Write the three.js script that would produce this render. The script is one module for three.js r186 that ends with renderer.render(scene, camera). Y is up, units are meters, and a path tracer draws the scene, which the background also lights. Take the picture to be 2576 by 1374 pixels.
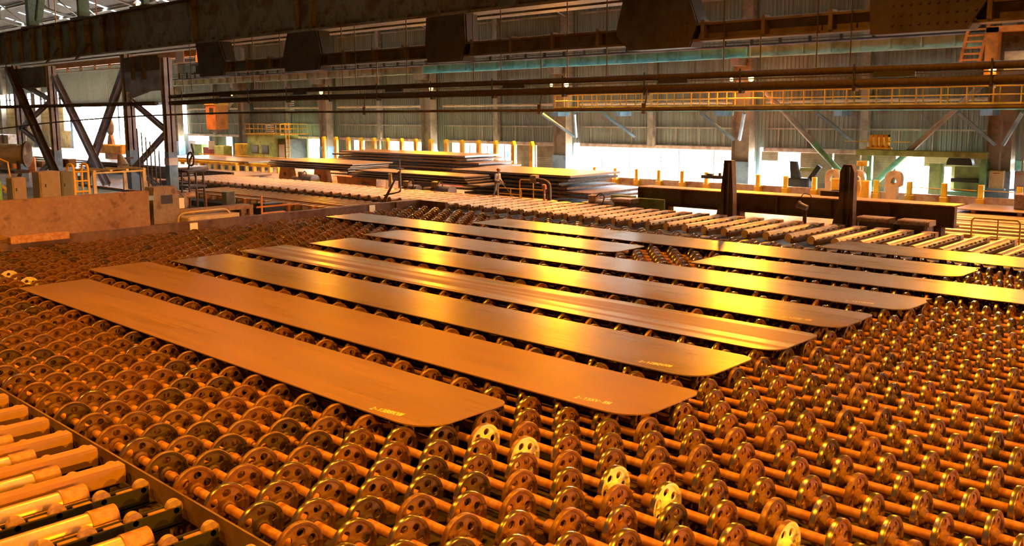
import * as THREE from 'three';
import { mergeGeometries } from 'three/addons/utils/BufferGeometryUtils.js';
import { MarchingCubes } from 'three/addons/objects/MarchingCubes.js';
import { RectAreaLightUniformsLib } from 'three/addons/lights/RectAreaLightUniformsLib.js';

// ---------------------------------------------------------------- camera, sky, exposure
const scene = new THREE.Scene();
const FOCAL = 2329, IMG_W = 2576, IMG_H = 1374;
const camera = new THREE.PerspectiveCamera(2 * Math.atan(IMG_H / 2 / FOCAL) * 180 / Math.PI, IMG_W / IMG_H, 0.2, 900);
{
  const pitch = 0.13696, yaw = -0.76471, roll = -0.0084;
  const fwd = new THREE.Vector3(Math.sin(yaw) * Math.cos(pitch), -Math.sin(pitch), -Math.cos(yaw) * Math.cos(pitch));
  const right = new THREE.Vector3(Math.cos(yaw), 0, Math.sin(yaw));
  const up = new THREE.Vector3().crossVectors(right, fwd);
  const r = right.clone().multiplyScalar(Math.cos(roll)).addScaledVector(up, Math.sin(roll));
  const u = up.clone().multiplyScalar(Math.cos(roll)).addScaledVector(right, -Math.sin(roll));
  camera.quaternion.setFromRotationMatrix(new THREE.Matrix4().makeBasis(r, u, fwd.clone().negate()));
  camera.position.set(0, 5, 0);
  camera.setViewOffset(IMG_W, IMG_H, 0, 90.3, IMG_W, IMG_H);     // the lens looks a little lower than its axis
  camera.updateMatrixWorld(true);
}
scene.add(camera);
scene.background = new THREE.Color().setRGB(0.86, 0.95, 1.0);
scene.backgroundIntensity = 130;
const renderer = new THREE.WebGLRenderer({ antialias: true });
renderer.toneMapping = THREE.LinearToneMapping;
renderer.toneMappingExposure = 1.0;
renderer.shadowMap.enabled = true;
RectAreaLightUniformsLib.init();

// sodium lamps: a warm orange
const SODIUM = new THREE.Color().setRGB(1.0, 0.335, 0.01);
const ADDED_FLOOD_CD = 5200, HIGHBAY_CD = 1750, FARBAY_CD = 2300, WALL_CD = 1250;

// ---------------------------------------------------------------- tools
let seed = 20240611;
const rnd = () => { seed |= 0; seed = seed + 0x6D2B79F5 | 0; let t = Math.imul(seed ^ seed >>> 15, 1 | seed); t = t + Math.imul(t ^ t >>> 7, 61 | t) ^ t; return ((t ^ t >>> 14) >>> 0) / 4294967296; };
const V = (x, y, z) => new THREE.Vector3(x, y, z);
const used = new Map();
function numbered(name) { const n = used.get(name) || 0; used.set(name, n + 1); return n ? name + '_' + String(n).padStart(3, '0') : name; }
const ORD = ['first', 'second', 'third', 'fourth', 'fifth', 'sixth', 'seventh', 'eighth', 'ninth', 'tenth', 'eleventh', 'twelfth', 'thirteenth', 'fourteenth', 'fifteenth', 'sixteenth', 'seventeenth', 'eighteenth', 'nineteenth'];
const TENS = ['', '', 'twenty', 'thirty', 'forty', 'fifty', 'sixty'];
const TENTH = ['', '', 'twentieth', 'thirtieth', 'fortieth', 'fiftieth', 'sixtieth'];
const ordinal = (n) => n <= 19 ? ORD[n - 1] : n % 10 === 0 ? TENTH[n / 10] : TENS[Math.floor(n / 10)] + '-' + ORD[n % 10 - 1];

function tag(o, label, category, group, kind) {
  if (label) o.userData.label = label;
  if (category) o.userData.category = category;
  if (group) o.userData.group = group;
  if (kind) o.userData.kind = kind;
  return o;
}
function thing(name, label, category, group, pos = [0, 0, 0]) {
  const g = new THREE.Group(); g.name = numbered(name); g.position.set(...pos); scene.add(g);
  return tag(g, label, category, group);
}
function part(parent, name, geo, mat, label) {
  const m = new THREE.Mesh(geo, mat); m.name = name; m.castShadow = m.receiveShadow = true; parent.add(m);
  if (label) m.userData.label = label;
  return m;
}
function solo(name, geo, mat, label, category, group) {
  const m = new THREE.Mesh(geo, mat); m.name = numbered(name); m.castShadow = m.receiveShadow = true; scene.add(m);
  return tag(m, label, category, group);
}
function struct(name, geo, mat, label) {
  const m = geo ? new THREE.Mesh(geo, mat) : new THREE.Group(); m.name = numbered(name); m.castShadow = m.receiveShadow = true; scene.add(m);
  return tag(m, label, null, null, 'structure');
}
// planar uv in metres, by the way each triangle faces
function uvm(g0) {
  const g = g0.index ? g0.toNonIndexed() : g0;
  const p = g.attributes.position, n = g.attributes.normal, uv = new Float32Array(p.count * 2);
  for (let i = 0; i < p.count; i += 3) {
    let nx = 0, ny = 0, nz = 0;
    for (let j = 0; j < 3; j++) { nx += n.getX(i + j); ny += n.getY(i + j); nz += n.getZ(i + j); }
    nx = Math.abs(nx); ny = Math.abs(ny); nz = Math.abs(nz);
    for (let j = 0; j < 3; j++) {
      const x = p.getX(i + j), y = p.getY(i + j), z = p.getZ(i + j);
      const k = (i + j) * 2;
      if (nx >= ny && nx >= nz) { uv[k] = z; uv[k + 1] = y; } else if (ny >= nz) { uv[k] = x; uv[k + 1] = z; } else { uv[k] = x; uv[k + 1] = y; }
    }
  }
  g.setAttribute('uv', new THREE.BufferAttribute(uv, 2));
  for (const k of Object.keys(g.attributes)) if (!['position', 'normal', 'uv'].includes(k)) g.deleteAttribute(k);
  return g;
}
const B = (x0, x1, y0, y1, z0, z1) => { const g = new THREE.BoxGeometry(Math.abs(x1 - x0), Math.abs(y1 - y0), Math.abs(z1 - z0)); g.translate((x0 + x1) / 2, (y0 + y1) / 2, (z0 + z1) / 2); return uvm(g); };
// chamfered box
function CB(x0, x1, y0, y1, z0, z1, c = 0.02) {
  const w = Math.abs(x1 - x0), h = Math.abs(y1 - y0), d = Math.abs(z1 - z0); c = Math.min(c, w * .3, h * .3, d * .3);
  const s = new THREE.Shape(); const a = w / 2 - c, b = h / 2 - c;
  s.moveTo(-a, -b); s.lineTo(a, -b); s.lineTo(a, b); s.lineTo(-a, b); s.closePath();
  const g = new THREE.ExtrudeGeometry(s, { depth: d - 2 * c, bevelEnabled: true, bevelSize: c, bevelThickness: c, bevelSegments: 1, steps: 1, curveSegments: 1 });
  g.translate((x0 + x1) / 2, (y0 + y1) / 2, Math.min(z0, z1) + c); return uvm(g);
}
function between(g, p, q) {        // a geometry along +y, centred, to lie from p to q
  const d = new THREE.Vector3().subVectors(q, p);
  const m = new THREE.Matrix4().compose(p.clone().add(q).multiplyScalar(.5), new THREE.Quaternion().setFromUnitVectors(V(0, 1, 0), d.normalize()), V(1, 1, 1));
  g.applyMatrix4(m); return uvm(g);
}
const P = (p, q, r = .03, n = 8, r2 = r) => between(new THREE.CylinderGeometry(r2, r, p.distanceTo(q), n), p, q);
const bar = (p, q, w = .1, h = w) => between(new THREE.BoxGeometry(w, p.distanceTo(q), h), p, q);
// I-section along p->q (horizontal or vertical), depth h in direction "up"
function ibeam(p, q, h, w, tf = .03, tw = .02, up = V(0, 1, 0)) {
  const d = new THREE.Vector3().subVectors(q, p), L = d.length(); d.normalize();
  const s = new THREE.Vector3().crossVectors(d, up).normalize(), u = new THREE.Vector3().crossVectors(s, d);
  const m = new THREE.Matrix4().makeBasis(s, u, d.clone().negate()).setPosition(p.clone().add(q).multiplyScalar(.5));
  const gs = [new THREE.BoxGeometry(w, tf, L).translate(0, h / 2 - tf / 2, 0), new THREE.BoxGeometry(w, tf, L).translate(0, -h / 2 + tf / 2, 0), new THREE.BoxGeometry(tw, h - 2 * tf, L)];
  return mg(gs.map((g) => uvm(g.applyMatrix4(m))));
}
const mg = (l) => l.length === 1 ? l[0] : mergeGeometries(l.map((g) => g.index ? g.toNonIndexed() : g), false);
function tube(pts, r = .03, seg = 24, n = 8, closed = false) { return uvm(new THREE.TubeGeometry(new THREE.CatmullRomCurve3(pts, closed, 'catmullrom', .25), seg, r, n, closed)); }
// polyline of straight pipes with ball joints
function poly(pts, r = .03, n = 7) { const l = []; for (let i = 0; i + 1 < pts.length; i++) l.push(P(pts[i], pts[i + 1], r, n)); for (let i = 1; i + 1 < pts.length; i++) l.push(uvm(new THREE.SphereGeometry(r, n, 5).translate(pts[i].x, pts[i].y, pts[i].z))); return mg(l); }
function extr(pts, depth, holes = []) { const s = new THREE.Shape(pts.map((a) => new THREE.Vector2(...a))); for (const h of holes) s.holes.push(new THREE.Path(h.map((a) => new THREE.Vector2(...a)))); return uvm(new THREE.ExtrudeGeometry(s, { depth, bevelEnabled: false, steps: 1, curveSegments: 8 })); }

// ---------------------------------------------------------------- textures (computed)
function noiseTex(w, h, f, srgb, rep = [1, 1]) {
  const d = new Uint8Array(w * h * 4);
  for (let y = 0; y < h; y++) for (let x = 0; x < w; x++) { const c = f(x / w, y / h); const k = (y * w + x) * 4; for (let i = 0; i < 3; i++) d[k + i] = Math.max(0, Math.min(255, Array.isArray(c) ? c[i] : c)); d[k + 3] = 255; }
  const t = new THREE.DataTexture(d, w, h); t.wrapS = t.wrapT = THREE.RepeatWrapping; t.magFilter = THREE.LinearFilter; t.minFilter = THREE.LinearMipmapLinearFilter; t.generateMipmaps = true;
  if (srgb) t.colorSpace = THREE.SRGBColorSpace; t.repeat.set(...rep); t.needsUpdate = true; return t;
}
function lattice(nx, ny, s) { let q = s; const a = new Float32Array(nx * ny); for (let i = 0; i < a.length; i++) { q = (q * 1664525 + 1013904223) >>> 0; a[i] = q / 4294967296; }
  return (u, v) => { const x = u * nx, y = v * ny; let i = Math.floor(x), j = Math.floor(y); let fx = x - i, fy = y - j; fx = fx * fx * (3 - 2 * fx); fy = fy * fy * (3 - 2 * fy); i = ((i % nx) + nx) % nx; j = ((j % ny) + ny) % ny; const i1 = (i + 1) % nx, j1 = (j + 1) % ny;
    return (a[j * nx + i] * (1 - fx) + a[j * nx + i1] * fx) * (1 - fy) + (a[j1 * nx + i] * (1 - fx) + a[j1 * nx + i1] * fx) * fy; }; }
function fbm(nx, ny, s, oct = 4) { const l = []; for (let o = 0; o < oct; o++) l.push(lattice(nx << o, ny << o, s + o * 7919)); return (u, v) => { let a = 0, w = .5, t = 0; for (const f of l) { a += w * f(u, v); t += w; w *= .55; } return a / t; }; }
const mix3 = (a, b, t) => a.map((x, i) => x + (b[i] - x) * t);
const clamp01 = (x) => Math.max(0, Math.min(1, x));
const n1 = fbm(6, 6, 11), n2 = fbm(14, 14, 23), n3 = fbm(40, 40, 5, 3);

// patches of tone for painted and rusty steel: white times a little dirt, tinted by each material's colour
const T_grime = noiseTex(512, 512, (u, v) => { const d = clamp01((n1(u, v) - .45) * 3) * .5 + n2(u, v) * .35 + n3(u, v) * .15; const t = 255 - 110 * d; return [t, t * .985, t * .96]; }, true, [.22, .22]);
const T_rust = noiseTex(512, 512, (u, v) => { const a = clamp01((n2(u, v) - .36) * 3), b = n3(u, v); return mix3([250, 240, 228], [205, 168, 138], a * .8).map((c) => c * (.88 + .16 * b)); }, true, [.8, .8]);
const T_rustBig = noiseTex(512, 512, (u, v) => { const a = clamp01((n1(u, v) - .5) * 4), b = n3(u, v), c = clamp01((n2(u, v) - .55) * 4); return mix3(mix3([255, 255, 255], [205, 158, 120], a * .8), [150, 124, 104], c * .6).map((q) => q * (.82 + .22 * b)); }, true, [.16, .16]);
const streakU = lattice(4, 512, 77), streakV = lattice(16, 256, 99), bandV = lattice(2, 14, 5);
// rolled plate: fine lines along its length (x), broad faint bands
const T_plate = noiseTex(512, 512, (u, v) => { const t = 205 + 34 * (streakU(u, v) - .5) + 22 * (streakV(u, v) - .5) + 26 * (n1(u, v) - .5); return [t, t * .985, t * .965]; }, true, [.06, .45]);
const T_plateR = noiseTex(512, 512, (u, v) => 150 + 60 * (streakU(u, v) - .5) + 50 * (streakV(u, v) - .5) + 40 * (n1(u, v) - .5), false, [.06, .45]);
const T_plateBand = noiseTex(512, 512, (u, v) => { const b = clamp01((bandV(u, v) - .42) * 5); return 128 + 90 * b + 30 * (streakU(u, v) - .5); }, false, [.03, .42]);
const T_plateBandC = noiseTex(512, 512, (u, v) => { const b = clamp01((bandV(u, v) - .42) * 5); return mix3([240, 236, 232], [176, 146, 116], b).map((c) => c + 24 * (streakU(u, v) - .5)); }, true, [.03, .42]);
const T_conc = noiseTex(512, 512, (u, v) => { const a = n1(u, v), s = clamp01((n2(u, v) - .62) * 7), b = n3(u, v); return mix3(mix3([226, 212, 190], [196, 174, 146], a), [110, 88, 66], s * .5).map((c) => c * (.86 + .2 * b)); }, true, [.2, .2]);
const T_floor = noiseTex(512, 512, (u, v) => { const s = clamp01((n2(u, v) - .5) * 4), a = n1(u, v); return mix3(mix3([235, 222, 206], [190, 170, 150], a), [120, 96, 80], s * .7).map((c) => c * (.88 + .18 * n3(u, v))); }, true, [.09, .09]);
const T_wall = noiseTex(512, 512, (u, v) => { const s = lattice_wall(u, v), a = n1(u, v); return mix3([236, 244, 238], [170, 140, 118], clamp01((s - .45) * 2.2) * .7 + .2 * a).map((c) => c * (.9 + .12 * n3(u, v))); }, true, [.045, .02]);
function lattice_wall(u, v) { lattice_wall.f ||= lattice(90, 4, 31); lattice_wall.g ||= lattice(30, 6, 37); return .55 * lattice_wall.f(u, v) + .45 * lattice_wall.g(u, v); }

// ---------------------------------------------------------------- materials
const lin = (r, g, b) => new THREE.Color().setRGB(r, g, b);
const M = {};
function mat(key, o) { if (Array.isArray(o.color)) o.color = lin(...o.color); return M[key] = new THREE.MeshStandardMaterial({ roughness: .7, metalness: 0, ...o }); }
mat('disc', { color: [.17, .098, .055], map: T_rust, roughness: .62, metalness: .25 });
mat('discDark', { color: [.085, .06, .042], map: T_rust, roughness: .55, metalness: .3 });
mat('discRed', { color: [.20, .10, .05], map: T_rust, roughness: .68, metalness: .2 });
mat('discWhite', { color: [.92, .90, .78], map: T_grime, roughness: .55 });
mat('rim', { color: [.34, .30, .255], map: T_grime, roughness: .23, metalness: .9 });
mat('rimWorn', { color: [.21, .135, .08], map: T_rust, roughness: .42, metalness: .5 });
mat('shaft', { color: [.43, .23, .095], map: T_rust, roughness: .6, metalness: .25 });
mat('neck', { color: [.30, .17, .09], map: T_rust, roughness: .55, metalness: .4 });
mat('plate', { color: [.36, .265, .17], map: T_plate, roughnessMap: T_plateR, roughness: .6, metalness: .6 });
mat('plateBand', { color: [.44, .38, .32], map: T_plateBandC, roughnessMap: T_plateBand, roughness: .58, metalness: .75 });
mat('plateRed', { color: [.36, .215, .105], map: T_plate, roughnessMap: T_plateR, roughness: .8, metalness: .45 });
mat('slab', { color: [.38, .29, .21], map: T_plate, roughnessMap: T_plateR, roughness: .75, metalness: .6 });
mat('slabDark', { color: [.16, .13, .11], map: T_rust, roughness: .6, metalness: .5 });
mat('pit', { color: [.035, .025, .018], map: T_rust, roughness: .85 });
mat('pitSteel', { color: [.10, .058, .032], map: T_rust, roughness: .7, metalness: .3 });
mat('brownPlate', { color: [.16, .095, .06], map: T_rustBig, roughness: .7, metalness: .2 });
mat('panel', { color: [.36, .26, .18], map: T_conc, roughness: .8 });
mat('roll', { color: [.60, .46, .30], map: T_grime, roughness: .36, metalness: .55 });
mat('rollTan', { color: [.56, .42, .27], map: T_grime, roughness: .42, metalness: .35 });
mat('rollDull', { color: [.46, .34, .23], map: T_rust, roughness: .45, metalness: .6 });
mat('apron', { color: [.36, .22, .10], map: T_rust, roughness: .55, metalness: .35 });
mat('angle', { color: [.46, .27, .10], map: T_grime, roughness: .42, metalness: .45 });
mat('machine', { color: [.026, .026, .027], map: T_grime, roughness: .5, metalness: .4 });
mat('greyGreen', { color: [.13, .15, .12], map: T_grime, roughness: .6, metalness: .1 });
mat('girder', { color: [.20, .185, .135], map: T_rustBig, roughness: .65, metalness: .1 });
mat('bracket', { color: [.045, .034, .026], map: T_rustBig, roughness: .75 });
mat('girderBrown', { color: [.11, .08, .055], map: T_rustBig, roughness: .7, metalness: .1 });
mat('pipeDark', { color: [.055, .04, .03], map: T_rust, roughness: .7 });
mat('blueSteel', { color: [.24, .40, .62], map: T_grime, roughness: .55 });
mat('legGrey', { color: [.40, .42, .56], map: T_grime, roughness: .6 });
mat('dullYellow', { color: [.33, .20, .04], map: T_rust, roughness: .6 });
mat('greySteel', { color: [.36, .34, .38], map: T_grime, roughness: .6, metalness: .15 });
mat('skyBlue', { color: [.24, .80, .90], map: T_grime, roughness: .5 });
mat('mint', { color: [.48, .72, .54], map: T_grime, roughness: .5 });
mat('khaki', { color: [.42, .40, .24], map: T_grime, roughness: .55 });
mat('knee', { color: [.24, .48, .80], map: T_grime, roughness: .5 });
mat('yellow', { color: [.85, .52, .03], map: T_grime, roughness: .5 });
mat('brightYellow', { color: [.92, .66, .02], map: T_grime, roughness: .5 });
mat('orange', { color: [.78, .30, .04], map: T_grime, roughness: .5 });
mat('lime', { color: [.58, .82, .28], map: T_grime, roughness: .55 });
mat('oliveGreen', { color: [.30, .38, .12], map: T_grime, roughness: .55 });
mat('green', { color: [.16, .42, .26], map: T_grime, roughness: .5 });
mat('wall', { color: [.30, .32, .28], map: T_wall, roughness: .65, metalness: .05 });
mat('girt', { color: [.40, .36, .28], map: T_grime, roughness: .6 });
mat('column', { color: [.38, .31, .23], map: T_grime, roughness: .6 });
mat('columnGreen', { color: [.17, .30, .25], map: T_rustBig, roughness: .6 });
mat('flashing', { color: [.50, .36, .27], map: T_rustBig, roughness: .6 });
mat('shutter', { color: [.48, .40, .26], map: T_grime, roughness: .5, metalness: .2 });
mat('floor', { color: [.44, .35, .27], map: T_floor, roughness: .6 });
mat('redPaint', { color: [.50, .025, .012], map: T_floor, roughness: .6 });
mat('outside', { color: [.62, .60, .56], map: T_floor, roughness: .9 });
mat('roof', { color: [.07, .07, .07], map: T_grime, roughness: .8 });
mat('roofSteel', { color: [.26, .24, .22], map: T_grime, roughness: .6 });
mat('white', { color: [.82, .80, .76], roughness: .6 });
mat('cream', { color: [.78, .68, .46], map: T_grime, roughness: .6 });
mat('black', { color: [.02, .018, .016], roughness: .6 });
mat('rubber', { color: [.03, .028, .026], roughness: .8 });
mat('tarpBlue', { color: [.10, .42, .72], roughness: .7 });
mat('yellowLitWall', { color: [.78, .62, .32], map: T_grime, roughness: .8 });  // yellow light on the far-left wall, put into its colour
mat('glass', { color: [.05, .055, .05], roughness: .15 });
mat('beige', { color: [.66, .52, .32], map: T_grime, roughness: .6 });
mat('cabTan', { color: [.27, .22, .15], map: T_grime, roughness: .6 });
mat('paleGrey', { color: [.34, .31, .26], map: T_conc, roughness: .7 });
mat('wood', { color: [.50, .30, .10], map: T_rust, roughness: .8 });
mat('hazard', { color: [.75, .68, .60], roughness: .6 });
mat('redBox', { color: [.45, .08, .05], map: T_grime, roughness: .5 });
M.lampGlow = new THREE.MeshStandardMaterial({ color: 0x332200, emissive: lin(1, .55, .12), emissiveIntensity: 30, roughness: .4 });

const FLOOR = -1.1, WALL_Z = -65, ROOF = 24;

// ---------------------------------------------------------------- the hall
{ // floor with the pit of the cooling bed
  const g = extr([[-236, -21], [31, -21], [31, 66], [-236, 66]], .4, [[[-39.4, 5.42], [5, 5.42], [5, 32.6], [-39.4, 32.6]]]);
  g.rotateX(-Math.PI / 2); g.translate(0, FLOOR - .4, 0);
  struct('floor', uvm(g), M.floor, 'brown concrete workshop floor around the cooling bed');
  struct('floor_pit', mg([B(-39.6, 5.2, -1.75, -1.55, -32.8, -5.2), B(-39.6, -39.4, -1.75, -1.1, -32.8, -5.2), B(5, 5.2, -1.75, -1.1, -32.8, -5.2), B(-39.4, 5, -1.75, -1.1, -32.8, -32.6), B(-39.4, 5, -1.75, -1.1, -5.42, -5.2)]), M.pit, 'dark scale-covered pit under the disc rollers');
  const og = struct('ground_outside', B(-330, 90, FLOOR - .5, FLOOR - .25, -190, -65.3), M.outside, 'bright yard outside the wall openings');
  // painted line on the floor
  solo('floor_stripe', B(-62, 2, FLOOR, FLOOR + .012, -51.7, -50.5), M.redPaint, 'red painted line across the floor behind the long steel beam', 'floor marking');
}
{ // roof: flat over the near bay, sloping down to the back wall over the far one; strips of it are open to the sky
  const z2y = (z) => 26 + .3 * (z + 30);
  const nh = []; for (let m = -11; m < 22; m++) { const x = -141.3 + 7.55 * m; if (m % 2) nh.push([[x - .16, 11], [x + .16, 11], [x + .16, 12.3], [x - .16, 12.3]]); }
  const r = struct('ceiling', uvm(extr([[-236, -21], [31, -21], [31, 30], [-236, 30]], .3, nh).rotateX(-Math.PI / 2).translate(0, 26, 0)), M.roof, 'dark roof sheeting with narrow skylight strips high above the hall');
  const L = 35 / Math.cos(Math.atan(.3));
  const holes = [];
  const strips = []; for (let m = -11; m < 22; m++) { const x = -141.3 + 7.55 * m; if (m % 2) strips.push([x, -47.4, -49.2], [x, -50.6, -52.2]); else strips.push([x, -51.3, -52.4], [x, -52.7, -55.2]); }
  for (const [x, z0, z1] of strips) {
    const a = (-30 - z0) * L / 35, b = (-30 - z1) * L / 35;
    holes.push([[x - .4, a], [x + .4, a], [x + .4, b], [x - .4, b]]);
  }
  const g = extr([[-236, 0], [31, 0], [31, L], [-236, L]], .3, holes);
  g.rotateX(-Math.PI / 2); g.rotateX(-Math.atan(.3)); g.translate(0, 26, -30);
  part(r, 'roof_slope', uvm(g), M.roof, 'sloping roof with narrow open skylight strips');
  // roof trusses over the far bay at the columns, purlins along the hall
  for (let n = 0; n < 7; n++) {
    const z = -33 - n * 5.2; part(r, 'purlin', B(-234, 30, z2y(z) - .42, z2y(z) - .12, z - .1, z + .1), M.roofSteel);
  }
  for (let n = 0; n < 13; n++) {
    const x = .1 - 18.2 * n; if (x > 25) continue;
    const l = [bar(V(x, z2y(-64) - 2.6, -64), V(x, z2y(-30) - 2.6, -30), .22, .22)];
    for (let k = 0; k < 8; k++) { const za = -64 + k * 4.25, zb = za + 4.25; l.push(bar(V(x, z2y(za) - 2.6, za), V(x, z2y(zb) - .4, zb), .13)); l.push(bar(V(x, z2y(zb) - .4, zb), V(x, z2y(zb) - 2.6, zb), .13)); }
    part(r, 'roof_truss', mg(l), M.roofSteel, 'grey lattice roof truss');
  }
}
// corrugated sheet: ribs along y
function corrug(x0, x1, y0, y1, z, pitch = .32, depth = .07) {
  if (x0 > x1) [x0, x1] = [x1, x0];
  const n = Math.max(1, Math.round((x1 - x0) / pitch)), p = (x1 - x0) / n, pts = [[x0, .12]];
  for (let i = 0; i < n; i++) { const a = x0 + i * p; pts.push([a, 0], [a + p * .35, 0], [a + p * .5, -depth], [a + p * .85, -depth]); }
  pts.push([x1, 0], [x1, .12]);
  const g = extr(pts, y1 - y0); g.rotateX(-Math.PI / 2);          // shape y -> -z
  g.translate(0, y0, z); return uvm(g);
}
function shutterGeo(x0, x1, y0, y1, z) {          // horizontal slats of a roller shutter, proud one over the other
  if (x0 > x1) [x0, x1] = [x1, x0];
  const pts = [[.05, y0]], n = Math.max(2, Math.round((y1 - y0) / .17)), p = (y1 - y0) / n;
  for (let i = 0; i < n; i++) { const a = y0 + i * p; pts.push([-.055, a], [-.02, a + p * .8], [0, a + p * .98]); }
  pts.push([.05, y1]);
  const g = extr(pts.map(([d, y]) => [d, y]), x1 - x0);            // x = depth towards the hall (negative), extruded along z
  g.rotateY(Math.PI / 2);                                            // z -> x, x -> -z
  g.translate(x0, 0, z); return uvm(g);
}
const HEAD = 1.65;
{
  const wall = struct('wall_back', null, null, 'grey-green corrugated rear wall with columns and daylight openings');
  // upper cladding, in bays of 9.1 m and two lifts, the lower lift ending at the door heads
  for (let n = -3; n < 26; n++) {
    const x1 = .1 - 9.1 * n, x0 = x1 - 9.1; if (x0 < -236) break;
    const inTall = x0 < -131 && x1 > -169;                           // the tall doorway at the left
    const winBay = x1 < -168;
    if (!inTall) part(wall, 'cladding_sheet', corrug(x0, x1, HEAD + .3, winBay ? 6.6 : 8.2, WALL_Z), winBay ? M.yellowLitWall : M.wall);
    else part(wall, 'cladding_sheet', corrug(x0, x1, 6.1, 8.2, WALL_Z), M.wall);
    if (winBay) { part(wall, 'cladding_sheet', corrug(x0, x1, 8.8, 16, WALL_Z), M.wall); for (const f of [0, .3, .52, .8]) part(wall, 'window_pier', B(x0 + 9.1 * f, x0 + 9.1 * f + 1.1, 6.6, 8.8, -65.1, -64.95), M.greySteel); part(wall, 'window_bar', B(x0, x1, 7.55, 7.75, -65.05, -64.95), M.greySteel); }
    else part(wall, 'cladding_sheet', corrug(x0, x1, 8.2, 16, WALL_Z), M.wall);
  }
  // below the head: what closes or leaves open each stretch
  const low = [[30, -15.6, 's'], [-15.6, -17.1, 'o'], [-17.1, -18.1, 's'], [-18.1, -21.6, 'r'], [-21.6, -25.3, 'o'], [-25.3, -27.2, 'r'], [-27.3, -29.8, 'r'], [-29.9, -32.4, 'r'], [-32.4, -35.7, 'o'], [-35.7, -37.2, 's'], [-37.2, -54.4, 'o'], [-54.4, -56.3, 's'], [-56.3, -59, 'r'], [-59.1, -61.6, 'r'], [-61.6, -70.7, 'o'], [-70.7, -74.8, 's'], [-74.8, -81.3, 'o'], [-81.3, -82.4, 's'], [-82.4, -85.5, 'r'], [-85.5, -87.4, 'o'], [-87.4, -93.6, 's'], [-93.6, -96.6, 'o'], [-96.6, -114.4, 's'], [-114.4, -115.9, 'o'], [-115.9, -120.7, 's'], [-120.7, -126.5, 'o'], [-126.5, -131.7, 's'], [-168.5, -236, 'y']];
  for (const [a, b, k] of low) {
    if (k === 's') part(wall, 'cladding_sheet', corrug(b, a, FLOOR, HEAD + .3, WALL_Z), M.wall);
    if (k === 'y') part(wall, 'plastered_wall', B(b, a, FLOOR, HEAD + .3, -65.15, -64.95), M.yellowLitWall, 'wall coloured pale yellow for the yellow light on it');
    if (k === 'r') part(wall, 'roller_shutter', shutterGeo(b, a, FLOOR, HEAD, WALL_Z + .02), M.shutter, 'closed tan slatted roller shutter');
  }
  // one half-lowered shutter over the opening at the right
  part(wall, 'roller_shutter', shutterGeo(-23.4, -21.6, .95, HEAD, WALL_Z + .02), M.shutter, 'roller shutter pulled down a little at the top of its opening');
  part(wall, 'roller_shutter', shutterGeo(-35.6, -34.2, .95, HEAD, WALL_Z + .02), M.shutter, 'roller shutter pulled down a little at the top of its opening');
  // head flashing over the doors
  for (let n = -1; n < 7; n++) { const a = .1 - 18.2 * n - 1, b = a - 16.2; part(wall, 'head_flashing', CB(b, a, HEAD, HEAD + .32, -65, -64.62, .04), M.flashing, 'rusty pinkish flashing above the door openings'); }
  // girts with short studs
  for (let n = -1; n < 7; n++) {
    const a = .1 - 18.2 * n - 1.1, b = a - 16;
    part(wall, 'girt', B(b, a, 3.34, 3.46, -64.85, -64.7), M.girt);
    for (let k = 0; k < 7; k++) { const x = b + 1.1 + k * 2.25; part(wall, 'stud', B(x - .05, x + .05, HEAD + .3, 3.36, -64.85, -64.74), M.girt); }
    part(wall, 'girt', B(b, a, 11.6, 11.76, -64.85, -64.68), M.girt);
    part(wall, 'girt', B(b, a, 13.3, 13.46, -64.85, -64.68), M.girt);
    for (let k = 0; k < 3; k++) { const x = b + 1.5 + k * 4.7; part(wall, 'sag_brace', bar(V(x, 5.3, -64.75), V(x + 1.5, 3.45, -64.75), .05), M.greySteel); }
  }
  // columns every 18.2 m, lighter posts between
  for (let n = -1; n < 12; n++) {
    const x = -.1 - 18.2 * n; if (x < -131 && x > -168) continue;
    const c = part(wall, 'column', mg([ibeam(V(x, FLOOR, -63.7), V(x, 8.7, -63.7), 1.5, .9, .05, .04, V(1, 0, 0)), B(x - .45, x + .45, 8.7, 15.5, -64.6, -63.9)]), M.column, 'tall brown wall column');
    part(c, 'column_base', B(x - .8, x + .8, FLOOR, .9, -64.2, -63.2), M.blueSteel, 'blue painted column foot');
    if (n % 1 === 0) { const y = x - 9.1; if (!(y < -131 && y > -168)) part(wall, 'wind_post', mg([B(y - .28, y + .28, HEAD + .2, 15, -64.75, -64.3), B(y - .36, y - .3, FLOOR, 3, -64.9, -64.6)]), M.girt, 'light wind post between two columns'); }
  }
  // the pipe along the wall
  for (let n = 0; n < 7; n++) { const a = .1 - 18.2 * n - 1.3; part(wall, 'wall_pipe', P(V(a, 5.42, -64.4), V(a - 15.6, 5.42, -64.4), .13, 10), M.beige, 'beige pipe fixed along the wall'); }
  // thin posts in the wide openings
  for (const x of [-39.8, -43.1, -44.9, -48.2, -51.2]) part(wall, 'opening_post', B(x - .05, x + .05, FLOOR, HEAD, -65.1, -64.95), x === -44.9 ? M.knee : M.greySteel);
  for (const x of [-63.2, -65.6, -68.1]) part(wall, 'opening_post', B(x - .07, x + .07, FLOOR, HEAD, -65.1, -64.95), M.greySteel);
  // door frames at the left
  for (const [a, b] of [[-120.7, -126.5], [-114.4, -115.9]]) part(wall, 'door_frame', mg([B(a, a + .3, FLOOR, HEAD, -65, -64.7), B(b - .3, b, FLOOR, HEAD, -65, -64.7)]), M.blueSteel, 'blue steel door frame');
  part(wall, 'door_leaf', B(-126.4, -124.2, FLOOR, 1.0, -64.6, -64.5), M.white, 'white door leaf standing ajar');
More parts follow.
